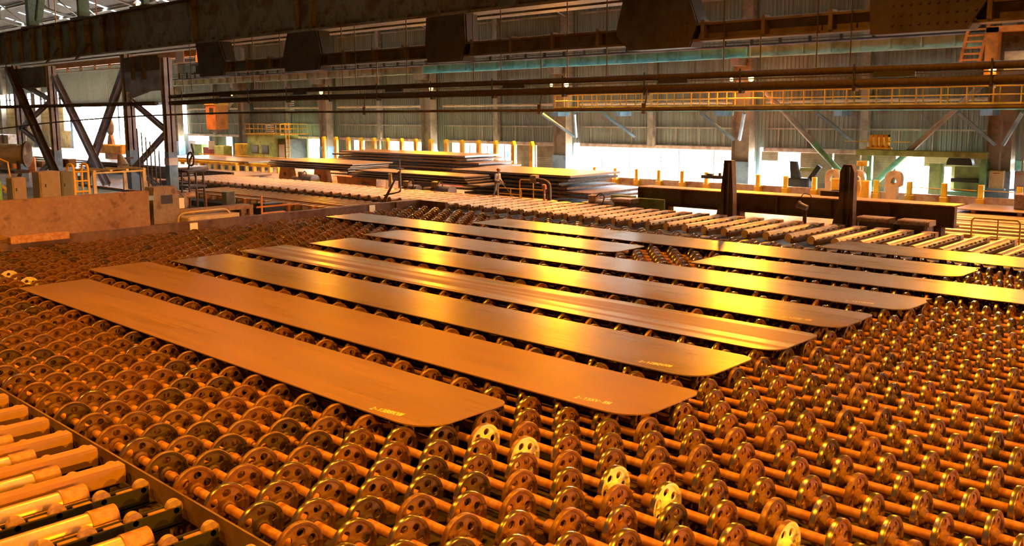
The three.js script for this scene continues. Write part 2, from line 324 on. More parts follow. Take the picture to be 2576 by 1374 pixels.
  // tall doorway frame
  part(wall, 'door_frame', mg([B(-131.7, -130.6, FLOOR, 6.3, -65.2, -64.6), B(-169.2, -168.2, FLOOR, 6.3, -65.2, -64.6), B(-169, -131, 6.1, 6.5, -65.2, -64.6), B(-150.3, -149.7, FLOOR, 6.1, -65.1, -64.9)]), M.blueSteel, 'blue frame of the tall crane doorway');
  struct('wall_left', B(-236.4, -236, FLOOR, 27, -65.4, 21), M.wall, 'far end wall of the hall');
  struct('wall_right', B(31, 31.4, FLOOR, 27, -65.4, 21), M.wall, 'near end wall of the hall');
  struct('wall_front', B(-236, 31, FLOOR, 27, 21, 21.4), M.wall, 'hall wall behind the viewer');
}
// blue sheeting and pale stacks outside the bay with the yellow stanchions
for (let i = 0; i < 3; i++) {
  const x0 = -70.6 + i * 3.05, pts = [];
  const g = new THREE.PlaneGeometry(2.9, 1.25, 24, 12), p = g.attributes.position;
  for (let k = 0; k < p.count; k++) { const x = p.getX(k), y = p.getY(k); p.setZ(k, .18 * Math.sin(6 * y + 2 * Math.sin(2.2 * x + i)) + .05 * Math.sin(9 * x)); p.setY(k, y + .08 * Math.sin(2.4 * x + i)); }
  g.computeVertexNormals();
  const back = g.clone().translate(0, 0, -.02);
  const m = mg([uvm(g), uvm(back)]); m.translate(x0 + 1.45, .62, -67);
  solo('tarpaulin', m, M.tarpBlue, ['rumpled blue tarpaulin outside, leftmost of three behind the yellow posts', 'rumpled blue tarpaulin outside, middle of three behind the yellow posts', 'rumpled blue tarpaulin outside, rightmost of three, next to the tan shutters'][i], 'tarpaulin', 'blue tarpaulins outside the opening');
}

// crane runway along the back wall: girder pieces of three colours with web stiffeners, a rail and a guard rail on top
{
  const runs = [[-72.1, -131, 'khaki', 'khaki'], [-35.5, -71.8, 'skyBlue', 'sky-blue'], [-18.9, -35.2, 'mint', 'pale mint green']];
  for (const [a, b, m, c] of runs) {
    const t = thing('runway_girder', `${c} crane runway girder with web stiffeners high on the rear wall`, 'girder', null, [0, 0, -62.4]);
    part(t, 'web', B(b, a, 8.72, 9.4, -.05, .05), M[m]);
    part(t, 'top_flange', B(b, a, 9.4, 9.48, -.45, .45), M.greySteel, 'top flange, its lit edge put in as pale grey');  // the bright lit edge of the flange is put into its pale grey
    part(t, 'bottom_flange', B(b, a, 8.66, 8.74, -.3, .3), M[m]);
    const n = Math.round((a - b) / 2.05); for (let i = 0; i <= n; i++) { const x = b + (a - b) * i / n; part(t, 'stiffener', B(x - .06, x + .06, 8.74, 9.4, .05, .28), M[m]); }
    part(t, 'crane_rail', B(b, a, 9.48, 9.62, -.08, .08), M.pipeDark);
    for (let n = 0; n < 8; n++) { const x = -.1 - 18.2 * n; if (x < a && x > b) part(t, 'corbel', B(x - .35, x + .35, 8.1, 8.66, -1.0, .3), M.column, 'brown corbel on the wall column'); }
  }
  // guard rails behind the girder
  const gr = thing('guard_rail', 'dark conductor and guard rail above the runway girder on the rear wall', 'railing', null, [0, 0, -63.2]);
  for (const y of [9.85, 10.1, 10.35]) part(gr, 'rail', P(V(-131, y, 0), V(-19, y, 0), .04, 6), M.girderBrown);
  for (let x = -130; x < -18; x += 2.3) part(gr, 'post', B(x - .09, x + .09, 9.48, 10.5, -.08, .08), M.pipeDark);
}
// walkway with yellow hand rail on blue brackets
{
  const t = thing('walkway', 'long blue walkway beam with yellow hand rail along the rear wall', 'walkway', null, [0, 0, -60]);
  const x0 = -52.3, x1 = 8;
  part(t, 'beam', mg([B(x0, x1, 4.74, 5.0, -.1, .12)]), M.skyBlue, 'light blue edge beam');
  part(t, 'deck', B(x0, x1, 5.0, 5.08, -1.2, .1), M.girderBrown, 'brown chequer plate deck');
  for (const z of [.05, -1.15]) {
    part(t, 'hand_rail', P(V(x0, 6.18, z), V(x1, 6.18, z), .05, 8), M.yellow);
    part(t, 'knee_rail', P(V(x0, 5.66, z), V(x1, 5.66, z), .04, 8), M.yellow);
    part(t, 'toe_board', B(x0, x1, 5.08, 5.2, z - .02, z + .02), M.yellow);
    for (let x = x0; x <= x1; x += 1.5) part(t, 'baluster', P(V(x, 5.08, z), V(x, 6.18, z), .045, 7), M.yellow);
  }
  for (const x of [-52.2, -36.3, -18.1, .1, -45.5, -27.2]) {
    const main = ![-45.5, -27.2].includes(x);
    const b = part(t, 'bracket', mg([B(x - .35, x + (main ? .35 : .2), 4.4, 4.74, -1.3, .2)]), M.knee, 'blue bracket under the walkway');
    const yb = main ? 2.6 : 2.7;
    part(b, 'knee_brace', bar(V(x - 1.7, 4.6, -.1), V(x + (x === -52.2 ? .2 : -.1), yb, -2.2), .16, .2), M.knee);
    if (main) part(b, 'knee_brace', bar(V(x + 1.9, 4.6, -.1), V(x + .35, yb, -2.2), .16, .2), M.knee);
  }
}
// big V brace at the right, between column and wind post
for (const [p, q, l] of [[V(-34.6, 6.6, -62.6), V(-27.6, -.1, -62.6), 'long diagonal brace pipe falling to the right from the walkway'], [V(-19.2, 6.4, -62.6), V(-26.0, -.4, -62.6), 'long diagonal brace pipe falling to the left, beside the green beam']]) {
  const t = thing('wall_brace', l, 'brace');
  const mid = p.clone().lerp(q, .62);
  part(t, 'upper_length', P(p, mid, .19, 10), M.girt); part(t, 'lower_length', P(mid, q, .2, 10), M.green, 'green painted lower length');
  part(t, 'foot', P(q, q.clone().add(V(0, -.8, 0)), .26, 10), M.green);
}
// curb with yellow posts
{
  const t = thing('kerb', 'low tan concrete kerb along the rear wall under yellow posts', 'kerb', null, [0, FLOOR, -60.9]);
  part(t, 'kerb_wall', B(-49.5, 2, 0, .52, -.12, .12), M.flashing);
  for (let i = 0, x = 1.0; x > -49; x -= 2.15, i++) {
    const nm = ['tall yellow kerb post', 'yellow kerb post'][0];
    const p = thing('kerb_post', `yellow kerb post, ${ordinal(i + 1)} from the right end of the kerb`, 'post', 'yellow posts along the kerb', [x, FLOOR, -60.56]);
    part(p, 'post', CB(-.16, .16, .42, 1.3, -.14, .14, .05), M.brightYellow); part(p, 'base', CB(-.24, .24, 0, .44, -.2, .2, .04), M.yellow);
    if (x > -25) part(p, 'rope', P(V(.16, .95, 0), V(1.9, .93, 0), .03, 6), M.yellow, 'yellow rail between two posts');
  }
  let k = 0;
  for (let x = -84.8; x < -53; x += 2.19) {
    const p = thing('rack_stanchion', `tall yellow stanchion, ${ordinal(++k)} from the green cabin`, 'stanchion', 'tall yellow stanchions along the plate yard', [x, FLOOR, -59]);
    part(p, 'upright', CB(-.2, .2, 0, 3.0, -.18, .18, .04), M.yellow); part(p, 'tip', extr([[-.2, 0], [.2, 0], [.05, .38], [-.2, .3]], .36).translate(0, 3, -.18), M.brightYellow, 'bright bevelled tip');
  }
}

// ---------------------------------------------------------------- cooling bed: shafts with discs
const PZ = .5077, PX = .4376, Z0 = -5.9423, X0 = -5.8898, RD = .34;
const frustum = new THREE.Frustum().setFromProjectionMatrix(new THREE.Matrix4().multiplyMatrices(camera.projectionMatrix, camera.matrixWorldInverse.copy(camera.matrixWorld).invert()));
function lathe(pts, seg) { const g = new THREE.LatheGeometry(pts.map(([r, x]) => new THREE.Vector2(r, x)), seg); g.rotateZ(-Math.PI / 2); return g; }
function discGeo(seg, holes, hseg) {
  // web with round holes
  const s = new THREE.Shape(); s.absarc(0, 0, .29, 0, Math.PI * 2);
  for (let i = 0; i < holes; i++) { const a = i / holes * Math.PI * 2 + .3, h = new THREE.Path(); const cx = .203 * Math.cos(a), cy = .203 * Math.sin(a); for (let k = 0; k <= hseg; k++) { const b = -k / hseg * Math.PI * 2; const rx = .058, ry = .064; const ex = rx * Math.cos(b), ey = ry * Math.sin(b); const x = cx + ex * Math.cos(a) - ey * Math.sin(a), y = cy + ex * Math.sin(a) + ey * Math.cos(a); k ? h.lineTo(x, y) : h.moveTo(x, y); } s.holes.push(h); }
  const web = new THREE.ExtrudeGeometry(s, { depth: .026, bevelEnabled: false, curveSegments: Math.max(8, seg >> 1), steps: 1 }); web.translate(0, 0, -.013); web.rotateY(Math.PI / 2);
  const hub = lathe([[.07, -.075], [.092, -.075], [.128, -.017], [.128, .017], [.092, .075], [.07, .075]], Math.max(10, seg >> 1));
  const body = lathe([[.284, -.016], [.294, -.034], [.332, -.037]], seg), body2 = lathe([[.332, .037], [.294, .034], [.284, .016]], seg);
  const g = mg([uvm(web), uvm(hub), uvm(body), uvm(body2)]);
  const rim = uvm(lathe([[.332, -.037], [RD, -.029], [RD, .029], [.332, .037]], seg));
  return [g, rim];
}
const LOD = [discGeo(36, 6, 12), discGeo(24, 6, 8), discGeo(16, 6, 5)];
const whites = new Set(['-10,8', '-8,8', '-4,8', '-2,8', '2,8', '-60,8', '-56,8']);
const tmp = new THREE.Sphere(V(0, 0, 0), 1.6);
const NK = 52, A0 = -72;
for (let k = 0; k < NK; k++) {
  const z = Z0 - PZ * k, odd = k % 2;
  const label = `rusty shaft with a row of discs, ${ordinal(k + 1)} from the foreground roller table`;
  const t = thing('disc_roller', label, 'roller', 'disc rollers of the cooling bed', [-39.2, -RD, z]);
  const bx = 39.2;                                                    // local x = world x + bx
  // shaft lengths between couplings, 5.25 m each
  const ofs = odd ? -7.64 : -7.20, xs = [];
  for (let x = ofs - 5.251 * 7; x < 5; x += 5.251) if (x > -39) xs.push(x);
  let a = -39.2; const near = k < 24;
  for (const x of [...xs, 4.8]) {
    const e = x === 4.8 ? 4.8 : x - .2;
    part(t, 'shaft', P(V(a + bx, 0, 0), V(e + bx, 0, 0), .068, near ? 16 : 8), M.shaft);
    if (x !== 4.8) part(t, 'coupling', mg([P(V(x - .2 + bx, 0, 0), V(x + .2 + bx, 0, 0), .042, near ? 12 : 7), P(V(x - .24 + bx, 0, 0), V(x - .1 + bx, 0, 0), .085, near ? 12 : 7, .06), P(V(x + .1 + bx, 0, 0), V(x + .26 + bx, 0, 0), .1, near ? 12 : 7, .1)]), M.neck, 'necked coupling between two shaft lengths');
    a = x + .2;
  }
  for (let i = A0 + ((A0 + k) % 2 !== 0 ? 1 : 0); i * PX + X0 < 4.5; i += 2) {
    const x = X0 + PX * i; tmp.center.set(x, -.3, z); if (!frustum.intersectsSphere(tmp)) continue;
    const dist = Math.hypot(x, 5, z), l = LOD[dist < 15.5 ? 0 : dist < 27 ? 1 : 2], q = rnd();
    const w = whites.has(i + ',' + k);
    const d = part(t, 'disc', l[0], w ? M.discWhite : q < .55 ? M.disc : q < .86 ? M.discRed : M.discDark, w ? 'disc painted creamy white' : null);
    d.position.set(x + bx, 0, 0); d.rotation.x = rnd() * 6.28;
    part(d, 'rim', l[1], rnd() < (x < -12 && k < 22 ? .88 : .2) ? M.rimWorn : M.rim);
  }
}
// bearing beams under the couplings, cross members in the pit
{
  let n = 0;
  for (let j = -6; j < 3; j++) for (const [o, nm] of [[-7.42, 0]]) {
    const x = o + 5.251 * j; n++;
    const t = thing('bearing_beam', `rusty bearing beam under the disc rollers, ${ordinal(n)} from the brown side wall`, 'beam', 'bearing beams in the pit', [x, -1.55, -18.9]);
    part(t, 'beam', ibeam(V(0, .4, 13), V(0, .4, -13), .8, .5, .05, .04), M.pitSteel);
    for (let k = 0; k < NK; k++) { const z = Z0 - PZ * k + 18.9, dx = (k % 2 ? -7.64 : -7.20) + 7.42; part(t, 'bearing', CB(dx - .09, dx + .09, .8, 1.14, z - .09, z + .09, .03), M.pitSteel); }
  }
}
// boundary plates of the bed
solo('bed_edge_plate', mg([B(-22, 4.8, -.34, -.02, -5.41, -5.38)]), M.brownPlate, 'thin upright edge plate between foreground roller table and cooling bed', 'edge plate');
solo('bed_side_wall', mg([B(-39.75, -39.45, FLOOR, .02, -31.9, -5.4), B(-39.78, -39.42, .0, .06, -31.9, -5.4)]), M.brownPlate, 'dark brown low side wall along the left end of the cooling bed', 'side wall');
solo('bed_corner_wall', mg([B(-39.9, -39.3, FLOOR, .06, -33.7, -31.9), B(-39.3, -37.2, FLOOR, .04, -33.75, -33.55)]), M.brownPlate, 'brown corner box closing the side wall next to the far roller table', 'side wall');
for (const [z, l] of [[-20.15, 'white rectangular sign board hanging on the brown side wall, nearer of two'], [-30.3, 'white rectangular sign board hanging on the brown side wall, farther of two']])
  solo('sign_board', CB(-39.42, -39.36, -.47, .01, z - .19, z + .19, .015), M.white, l, 'sign');

// ---------------------------------------------------------------- steel plates on the bed
function plateGeo(x0, x1, z0, z1, y, th, r, nick) {       // z0 nearer (larger), z1 farther; rounded corners at the right end, square at the left
  const s = new THREE.Shape(); const a = -z0, b = -z1;       // shape in x, -z
  s.moveTo(x0, a); s.lineTo(x1 - r * 1.4, a); s.quadraticCurveTo(x1 - .1, a, x1, a + r);
  if (nick) { s.lineTo(x1 + .02, b - r * 1.2); s.lineTo(x1 - .12, b - .25); s.lineTo(x1 - .05, b); } else { s.lineTo(x1, b - r * .5); s.quadraticCurveTo(x1, b, x1 - r * .6, b); }
  s.lineTo(x0 + r * .5, b); s.quadraticCurveTo(x0, b, x0, b - r * .4); s.closePath();
  const g = new THREE.ExtrudeGeometry(s, { depth: th, bevelEnabled: false, curveSegments: 8, steps: 1 }); g.rotateX(-Math.PI / 2); g.translate(0, y, 0);
  return uvm(g);
}
function stencil(text) {        // one line of hand-stencilled characters
  const c = document.createElement('canvas'); c.width = 256; c.height = 52; const x = c.getContext('2d');
  x.fillStyle = '#000'; x.fillRect(0, 0, 256, 52); x.fillStyle = '#fff'; x.font = 'bold 46px monospace'; x.fillText(text, 4, 42);
  return new THREE.MeshStandardMaterial({ color: lin(.85, .72, .45), alphaMap: new THREE.CanvasTexture(c), transparent: true, roughness: .6 });
}
const stencils = ['2-13B8KXM', '2-15KV-8M', '2-1ZBQVXM', '2-12SB-6M', '2-1STVW0M'].map(stencil);
const marks = { 0: [-11.85, -9.3], 1: [-9.69, -12.08], 2: [-10.23, -14.7], 4: [-10.03, -20.2], 5: [-9.72, -23.0] };
{
  const plates = [
    [-28.45, -10.66, -9.08, -11.05, 'plateRed', 'nearest steel plate on the cooling bed, dull reddish brown, in front of all others', 0],
    [-30.25, -8.55, -11.76, -13.75, 'plateRed', 'second steel plate from the front, dull orange-brown with stencilled numbers', 1],
    [-29.8, -9.0, -14.36, -16.43, 'plate', 'third steel plate from the front, golden brown with stencilled numbers near its right corner', 2],
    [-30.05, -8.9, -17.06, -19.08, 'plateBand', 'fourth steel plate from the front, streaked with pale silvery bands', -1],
    [-29.75, -8.83, -19.83, -21.85, 'plate', 'fifth steel plate from the front, grey-brown with a rounded right end', 2],
    [-30.2, -8.45, -22.68, -24.65, 'plate', 'sixth steel plate from the front, grey-brown with a notched right corner', 2],
    [-36.75, -19.6, -25.5, -27.5, 'plate', 'steel plate lying farthest left on the cooling bed, near the white sign board', -1],
    [-16.45, 4.4, -25.5, -27.45, 'plate', 'steel plate cut off by the right edge of the view, below the notched plate', -1],
    [-29.65, -9.05, -28.25, -30.4, 'plate', 'long steel plate in the last full row before the far roller table', -1],
    [-14.8, 4.4, -31.3, -33.4, 'plate', 'rearmost steel plate, half run onto the far roller table at the right edge', -1]];
  plates.forEach(([x0, x1, z0, z1, m, l, st], i) => {
    const th = .022, t = thing('steel_plate', l, 'steel plate', 'hot rolled plates on the cooling bed', [(x0 + x1) / 2, .002, (z0 + z1) / 2]);
    const cx = (x0 + x1) / 2, cz = (z0 + z1) / 2;
    const g = plateGeo(x0 - cx, x1 - cx, z0 - cz, z1 - cz, 0, th, i < 3 ? .55 : .45, i === 5 || i === 8);
    const uv = g.attributes.uv; for (let k = 0; k < uv.count; k++) uv.setXY(k, uv.getX(k) + i * 7.3, uv.getY(k) + i * 3.1);
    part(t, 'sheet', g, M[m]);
    if (marks[i]) { const q = new THREE.PlaneGeometry(.72, .2); q.rotateX(-Math.PI / 2); q.rotateY(.17); q.translate(marks[i][0] - cx, th + .002, marks[i][1] - cz); part(t, 'stencilled_mark', q, stencils[[0, 1, 2, 0, 3, 4][i]], 'pale yellow stencilled characters'); }
  });
}

// ---------------------------------------------------------------- foreground roller table (lower left)
{
  const fr = thing('roller_table_frame', 'dark oily roller table frame with small idle wheels in the lower left corner', 'machine', null, [-15, FLOOR, -3]);
  part(fr, 'bed_plate', B(-9, 7, 0, .25, -2.36, 3), M.machine);
  for (let i = 0; i < 15; i++) { const x = -23.1 + 15 + .955 * i; part(fr, 'cross_beam', B(x - .06, x + .06, .25, .55, -2.34, 2.6), M.machine); }
  for (const z of [-2.2, -1.6]) part(fr, 'side_rail', B(-9, 6.8, .25, .5, z - .06, z + .06), M.machine);
  let n = 0;
  for (let i = 0; i < 15; i++) {
    const x = -14.455 + .957 * (i - 9);
    const t = thing('table_roll', `golden steel roll of the foreground table, ${ordinal(++n)} from the left`, 'roller', 'rolls of the foreground roller table', [x, -.16, -2.4]);
    part(t, 'barrel', P(V(0, 0, 2.3), V(0, 0, -1.98), .15, 22), M.roll);
    part(t, 'end_cover', mg([uvm(new THREE.CylinderGeometry(.165, .165, .34, 18, 1, false, 0, Math.PI).rotateX(Math.PI / 2).rotateZ(Math.PI / 2).translate(0, 0, -2.06)), B(-.16, .16, -.12, .0, -2.2, -1.9)]), M.apron, 'rounded orange bearing cover at the end of the roll');
    const a = thing('apron_plate', `flat rusty apron plate in front of a foreground roll, ${ordinal(n)} from the left`, 'apron plate', 'apron plates of the foreground roller table', [x + .23, -.14, -2.4]);
    part(a, 'sheet', mg([CB(-.055, .065, -.03, .0, -2.2, 2.3, .008), B(.045, .065, -.16, -.01, -2.2, 2.3)]), M.apron);
    part(a, 'seam', B(-.057, .067, -.001, .004, -1.52, -1.5), M.pitSteel);
  }
  n = 0;
  for (let i = 0; i < 15; i++) {
    const x = -14.07 + .957 * (i - 9);
    const covered = x < -11.6;
    const t = thing('wheel_bar', `bar with small transfer wheels beside the foreground rolls, ${ordinal(++n)} from the left`, 'wheel bar', 'wheel bars of the foreground table', [x, -.12, -5.3]);
    part(t, 'bar', mg([B(-.085, -.065, -.22, .02, 0, 3.4), B(.065, .085, -.22, .02, 0, 3.4), B(-.085, .085, -.24, -.2, 0, 3.4)]), M.machine);
    for (const z of [.03, .57, 1.14, 1.64, 2.2, 2.75]) part(t, 'wheel', mg([uvm(new THREE.CylinderGeometry(.11, .11, .09, 20).rotateZ(Math.PI / 2).translate(0, .0, z + .04)), uvm(new THREE.CylinderGeometry(.04, .04, .17, 10).rotateZ(Math.PI / 2).translate(0, -.02, z + .04))]), M.rollDull, 'small worn wheel');
    for (const z of [.28, .85, 1.4, 1.95, 2.5]) part(t, 'link', CB(-.06, .06, -.06, .0, z - .12, z + .12, .01), M.apron);
    if (!covered) part(t, 'gear_box', CB(-.08, .08, -.46, -.25, .16, .5, .03), M.machine, 'oily dark gear housing');
    if (covered) {
      const c = thing('cover_angle', `orange steel angle over the wheel bar of the foreground table, ${ordinal(n)} from the left`, 'steel angle', 'cover angles of the foreground table', [x - .75, -.02, -5.31]);
      part(c, 'top_leg', CB(-.11, .1, .0, .035, 0, 3.6, .01), M.angle); part(c, 'side_leg', CB(.08, .105, -.22, .0, 0, 3.6, .008), M.angle); part(c, 'web', B(-.03, .0, -.2, .0, .1, 3.5), M.pitSteel);
    }
  }
  // a loose bent strip lying among the wheel bars
  solo('bent_strip', mg([bar(V(-10.9, -.42, -4.9), V(-10.55, -.32, -5.12), .14, .03), bar(V(-10.98, -.62, -4.75), V(-10.9, -.42, -4.9), .14, .03)]), M.apron, 'small bent rusty steel strip between two wheel bars', 'steel strip');
}

// ---------------------------------------------------------------- far roller table
{
  const fr = thing('far_table_frame', 'long dark roller table frame behind the cooling bed', 'machine', null, [-30, FLOOR, -36]), fl = thing('far_table_frame', 'dark roller table frame continuing left behind the transfer grid', 'machine', null, [-30, FLOOR, -36]);
  part(fr, 'bed_plate', B(-9.2, 34, 0, .5, -2.6, 3.1), M.machine); part(fl, 'bed_plate', B(-42, -9.3, 0, .5, -2.6, 1.9), M.machine);
  part(fr, 'front_rail', B(-9.2, 34, .5, .72, 2.5, 2.9), M.pitSteel); part(fl, 'front_rail', B(-42, -9.3, .5, .72, 1.7, 1.9), M.pitSteel);
  part(fr, 'rear_rail', B(-9.2, 34, .5, .66, -2.6, -2.3), M.brownPlate, 'rusty rear side rail'); part(fl, 'rear_rail', B(-42, -9.3, .5, .66, -2.6, -2.3), M.brownPlate, 'rusty rear side rail');
  let n = 0;
  for (let x = 2.0; x > -69; x -= .968) {
    n++;
    const far = x < -38.5;
    const t = thing('transfer_roll', `roll of the far roller table, ${ordinal(n)} from the right`, 'roller', 'rolls of the far roller table', [x, -.17, -36.1]);
    part(t, 'barrel', P(V(0, 0, 2.1), V(0, 0, -2.1), .17, far ? 10 : 16), far ? M.rollDull : M.rollTan);
    part(t, 'bearing_cap', mg([CB(-.28, .28, -.25, .12, -2.6, -2.12, .05)]), M.rollDull, 'rusty bearing cap at the far end');
    if (!far) {
      part(t, 'stud_bar', B(.2, .34, -.18, .02, -2.0, 2.3), M.pitSteel, 'dark bar beside the roll');
      for (let k = 0; k < 9; k++) part(t, 'stud', uvm(new THREE.CylinderGeometry(.06, .06, .06, 8).rotateZ(Math.PI / 2).translate(.27, .035, 2.1 - k * .5)), M.rim, 'shiny small wheel in the bar');
    } else part(t, 'apron', B(.26, .62, -.16, -.06, -2.1, 2.1), M.brownPlate);
  }
  // lower transfer grid left of the bed: parallel bars on a frame
  const g = thing('transfer_grid', 'grid of long reddish transfer bars beside the far roller table', 'machine', null, [-52, FLOOR, -31.5]);
  part(g, 'base', B(-8.5, 10.5, 0, .35, -2.0, 2.2), M.machine);
  for (let x = -8; x < 10.4; x += .78) part(g, 'transfer_bar', mg([B(x - .11, x + .11, .55, .82, -2.0, 2.3)]), M.angle);
  for (const z of [2.25, 1.0]) part(g, 'edge_rail', B(-8.5, 10.5, .82, .9, z - .05, z + .05), M.orange, 'orange edge rail');
  for (let x = -8; x < 10.4; x += 2.4) part(g, 'leg', B(x - .08, x + .08, 0, .9, 2.3, 2.45), M.orange);
  // low wall piece and hoist frame at its far end
  solo('guide_plate', mg([B(-75.2, -68.9, FLOOR, .1, -39.0, -38.75)]), M.slabDark, 'dark upright guide plate at the far left end of the roller table', 'guide plate');
}
// drive motors along the rear of the table
for (const [x, z, s, l] of [[-47.6, -39.6, .8, 'dusty gear motor behind the far roller table, beside the yellow marker post'], [-44.9, -39.7, 1.1, 'dusty gear motor with a cable loop behind the far roller table, left of the worker'], [-60.6, -40, 1.2, 'dusty gear motor between two orange trestles'], [-31.6, -39.4, .8, 'small rusty gear box behind the far table, left of the long beam']]) {
  const t = thing('gear_motor', l, 'motor', null, [x, -.25, z]);
  part(t, 'housing', CB(-.8 * s, .7 * s, -.85, .25 * s, -.4, .4, .12), M.rollDull);
  part(t, 'motor', uvm(new THREE.CylinderGeometry(.36 * s, .36 * s, 1.1 * s, 14).rotateZ(Math.PI / 2).translate(.9 * s, .1, 0)), M.greySteel);
  part(t, 'terminal_box', CB(-.25, .25, .25 * s, .25 * s + .4, -.2, .2, .04), M.rollDull);
  part(t, 'cable', tube([V(.2, .5, .1), V(.55, .75, .1), V(.85, .55, .15), V(.8, .1, .3)], .035, 16, 6), M.rubber);
}
for (const [x, w, l] of [[-29.3, 1.0, 'brown bearing block behind the far table, left end of the long beam'], [-14.3, 1.1, 'brown bearing block under the right end of the long beam'], [-16.0, 1.2, 'brown bearing block behind the far table, below the right half of the long beam']]) {
  const t = thing('bearing_block', l, 'bearing', null, [x, FLOOR, -39.2]);
  part(t, 'body', CB(-w / 2, w / 2, 0, 1.3, -.4, .4, .08), M.brownPlate); part(t, 'cap', CB(-w / 2 - .1, w / 2 + .1, 1.2, 1.42, -.42, .42, .05), M.rollDull);
}
// long I-beam lying behind the table
{
  const t = thing('long_beam', 'long rusty I-beam lying along the back of the far roller table', 'beam', null, [-21.2, 0, -40.6]);
  part(t, 'web', B(-8.1, 8.0, .02, .86, -.05, .05), M.brownPlate); part(t, 'top_flange', CB(-8.1, 8.0, .8, .88, -.9, .3, .02), M.apron, 'broad dusty top flange'); part(t, 'bottom_flange', B(-8.1, 8, -.06, .02, -.4, .3), M.pitSteel);
  for (let i = 0; i < 7; i++) part(t, 'stiffener', B(-8.1 + i * 2.68 - .03, -8.1 + i * 2.68 + .03, .02, .8, .05, .28), M.brownPlate);
  for (const x of [-6.5, -2.3, 3.6, 7.2]) part(t, 'foot', B(x - .3, x + .3, FLOOR, -.06, -.25, .25), M.pitSteel);
  const c = document.createElement('canvas'); c.width = 128; c.height = 64; const q = c.getContext('2d'); q.fillStyle = '#000'; q.fillRect(0, 0, 128, 64); q.fillStyle = '#fff'; q.font = 'bold 44px sans-serif'; q.fillText('2号', 8, 48); q.fillRect(6, 54, 110, 4);
  const m = new THREE.MeshStandardMaterial({ color: lin(.02, .018, .015), alphaMap: new THREE.CanvasTexture(c), transparent: true, roughness: .7 });
  part(t, 'painted_mark', new THREE.PlaneGeometry(.62, .34).translate(1.75, .42, .06), m, 'dark hand painted mark');
}
for (const [x, l, armed] of [[-23.15, 'tall brown steel post with a side arm rising from the far roller table', 1], [-17.25, 'tall brown steel post without side arm behind the far roller table', 0]]) {
  const t = thing('guide_post', l, 'post', null, [x, FLOOR, -39.1]);
  part(t, 'post', mg([extr(armed ? [[-.4, 0], [.4, 0], [.38, 1.9], [.26, 3.62], [-.14, 3.62], [-.3, 1.9]] : [[-.34, 0], [.34, 0], [.33, 3.3], [.2, 3.62], [-.16, 3.62], [-.3, 3.3]], .36).translate(0, 0, -.18)]), M.brownPlate);
  part(t, 'rib', mg([B(-.1, -.04, .1, 3.5, .18, .3), B(.12, .18, .1, 3.5, .18, .3)]), M.brownPlate);
  part(t, 'shield', extr([[-.8, .9], [-.3, .9], [-.25, 2.2], [-.5, 2.2]], .3).translate(0, 0, -.6), M.girderBrown);
  if (armed) part(t, 'side_arm', mg([B(-1.45, -.2, 2.7, 2.86, -.1, .1), B(-1.15, -.85, 2.86, 2.94, -.08, .08), B(-.5, -.4, 2.86, 3.0, -.06, .06)]), M.greySteel, 'short horizontal side arm');
  else part(t, 'side_arm', mg([B(-1.2, -.3, 2.2, 2.42, -.1, .1)]), M.brownPlate, 'short horizontal bracket');
}
// gooseneck pipe, camera head post
{
  const t = thing('gooseneck_pipe', 'thick brown gooseneck pipe standing in front of the tall plate stack', 'pipe', null, [-34.75, FLOOR, -39.3]);
  part(t, 'pipe', tube([V(0, 0, 0), V(0, 1.4, 0), V(-.05, 1.9, 0), V(-.45, 2.05, 0), V(-.95, 2.08, 0)], .13, 26, 10), M.brownPlate); part(t, 'nozzle', CB(-1.35, -.9, 1.9, 2.35, -.2, .2, .06), M.rollDull);
  const c = thing('sensor_post', 'slim sensor post with a round head in front of the long beam', 'sensor', null, [-19.1, FLOOR, -38.9]);
  part(c, 'post', P(V(0, 0, 0), V(0, 1.55, 0), .09, 8), M.brownPlate); part(c, 'head', mg([P(V(-.3, 1.75, 0), V(.1, 1.6, 0), .14, 10), P(V(-.36, 1.78, 0), V(-.28, 1.74, 0), .18, 12)]), M.greySteel); part(c, 'wire', tube([V(-.3, 1.9, 0), V(-.1, 2.25, 0), V(.25, 2.2, 0), V(.3, 1.8, 0)], .02, 16, 5), M.rubber);
}
// green-brown guard sheet at the left end of the long beam
solo('guard_sheet', mg([CB(-29.6, -27.3, FLOOR, .32, -39.95, -39.85, .03), CB(-31.0, -29.4, FLOOR, .36, -40.3, -40.1, .03)]), M.oliveGreen, 'mossy olive guard sheet at the left end of the long beam', 'guard sheet');
solo('black_hood', mg([mg([CB(-16.6, -13.9, -.55, .12, -40.2, -39.75, .12), B(-16.2, -15.9, FLOOR, -.5, -40.1, -39.9), B(-14.5, -14.2, FLOOR, -.5, -40.1, -39.9)])]), M.black, 'black rounded hood under the right end of the long beam', 'hood');
// walkway behind the table, worker's rails
solo('service_walkway', mg([B(-40.6, -35.15, -.32, -.24, -40.5, -38.8), ...[-40.3, -35.4].flatMap((x) => [B(x - .08, x + .08, FLOOR, -.32, -40.4, -40.2), B(x - .08, x + .08, FLOOR, -.32, -39.1, -38.95)])]), M.brownPlate, 'narrow service walkway under the worker behind the far roller table', 'walkway');
function loopRail(x0, x1, z, y0, y1, l, mid = true) {
  const t = thing('hand_rail', l, 'railing', null, [x0, y0, z]); const w = x1 - x0, h = y1 - y0;
  part(t, 'frame', poly([V(0, 0, 0), V(0, h - .1, 0), V(.1, h, 0), V(w - .1, h, 0), V(w, h - .1, 0), V(w, 0, 0)], .035), M.yellow);
  if (mid) part(t, 'mid_rail', P(V(0, h * .5, 0), V(w, h * .5, 0), .03, 7), M.yellow);
  part(t, 'mid_post', P(V(w * .55, 0, 0), V(w * .55, h, 0), .03, 7), M.yellow);
}
loopRail(-38.5, -36.6, -38.95, -.24, .42, 'low yellow hand rail right beside the worker');
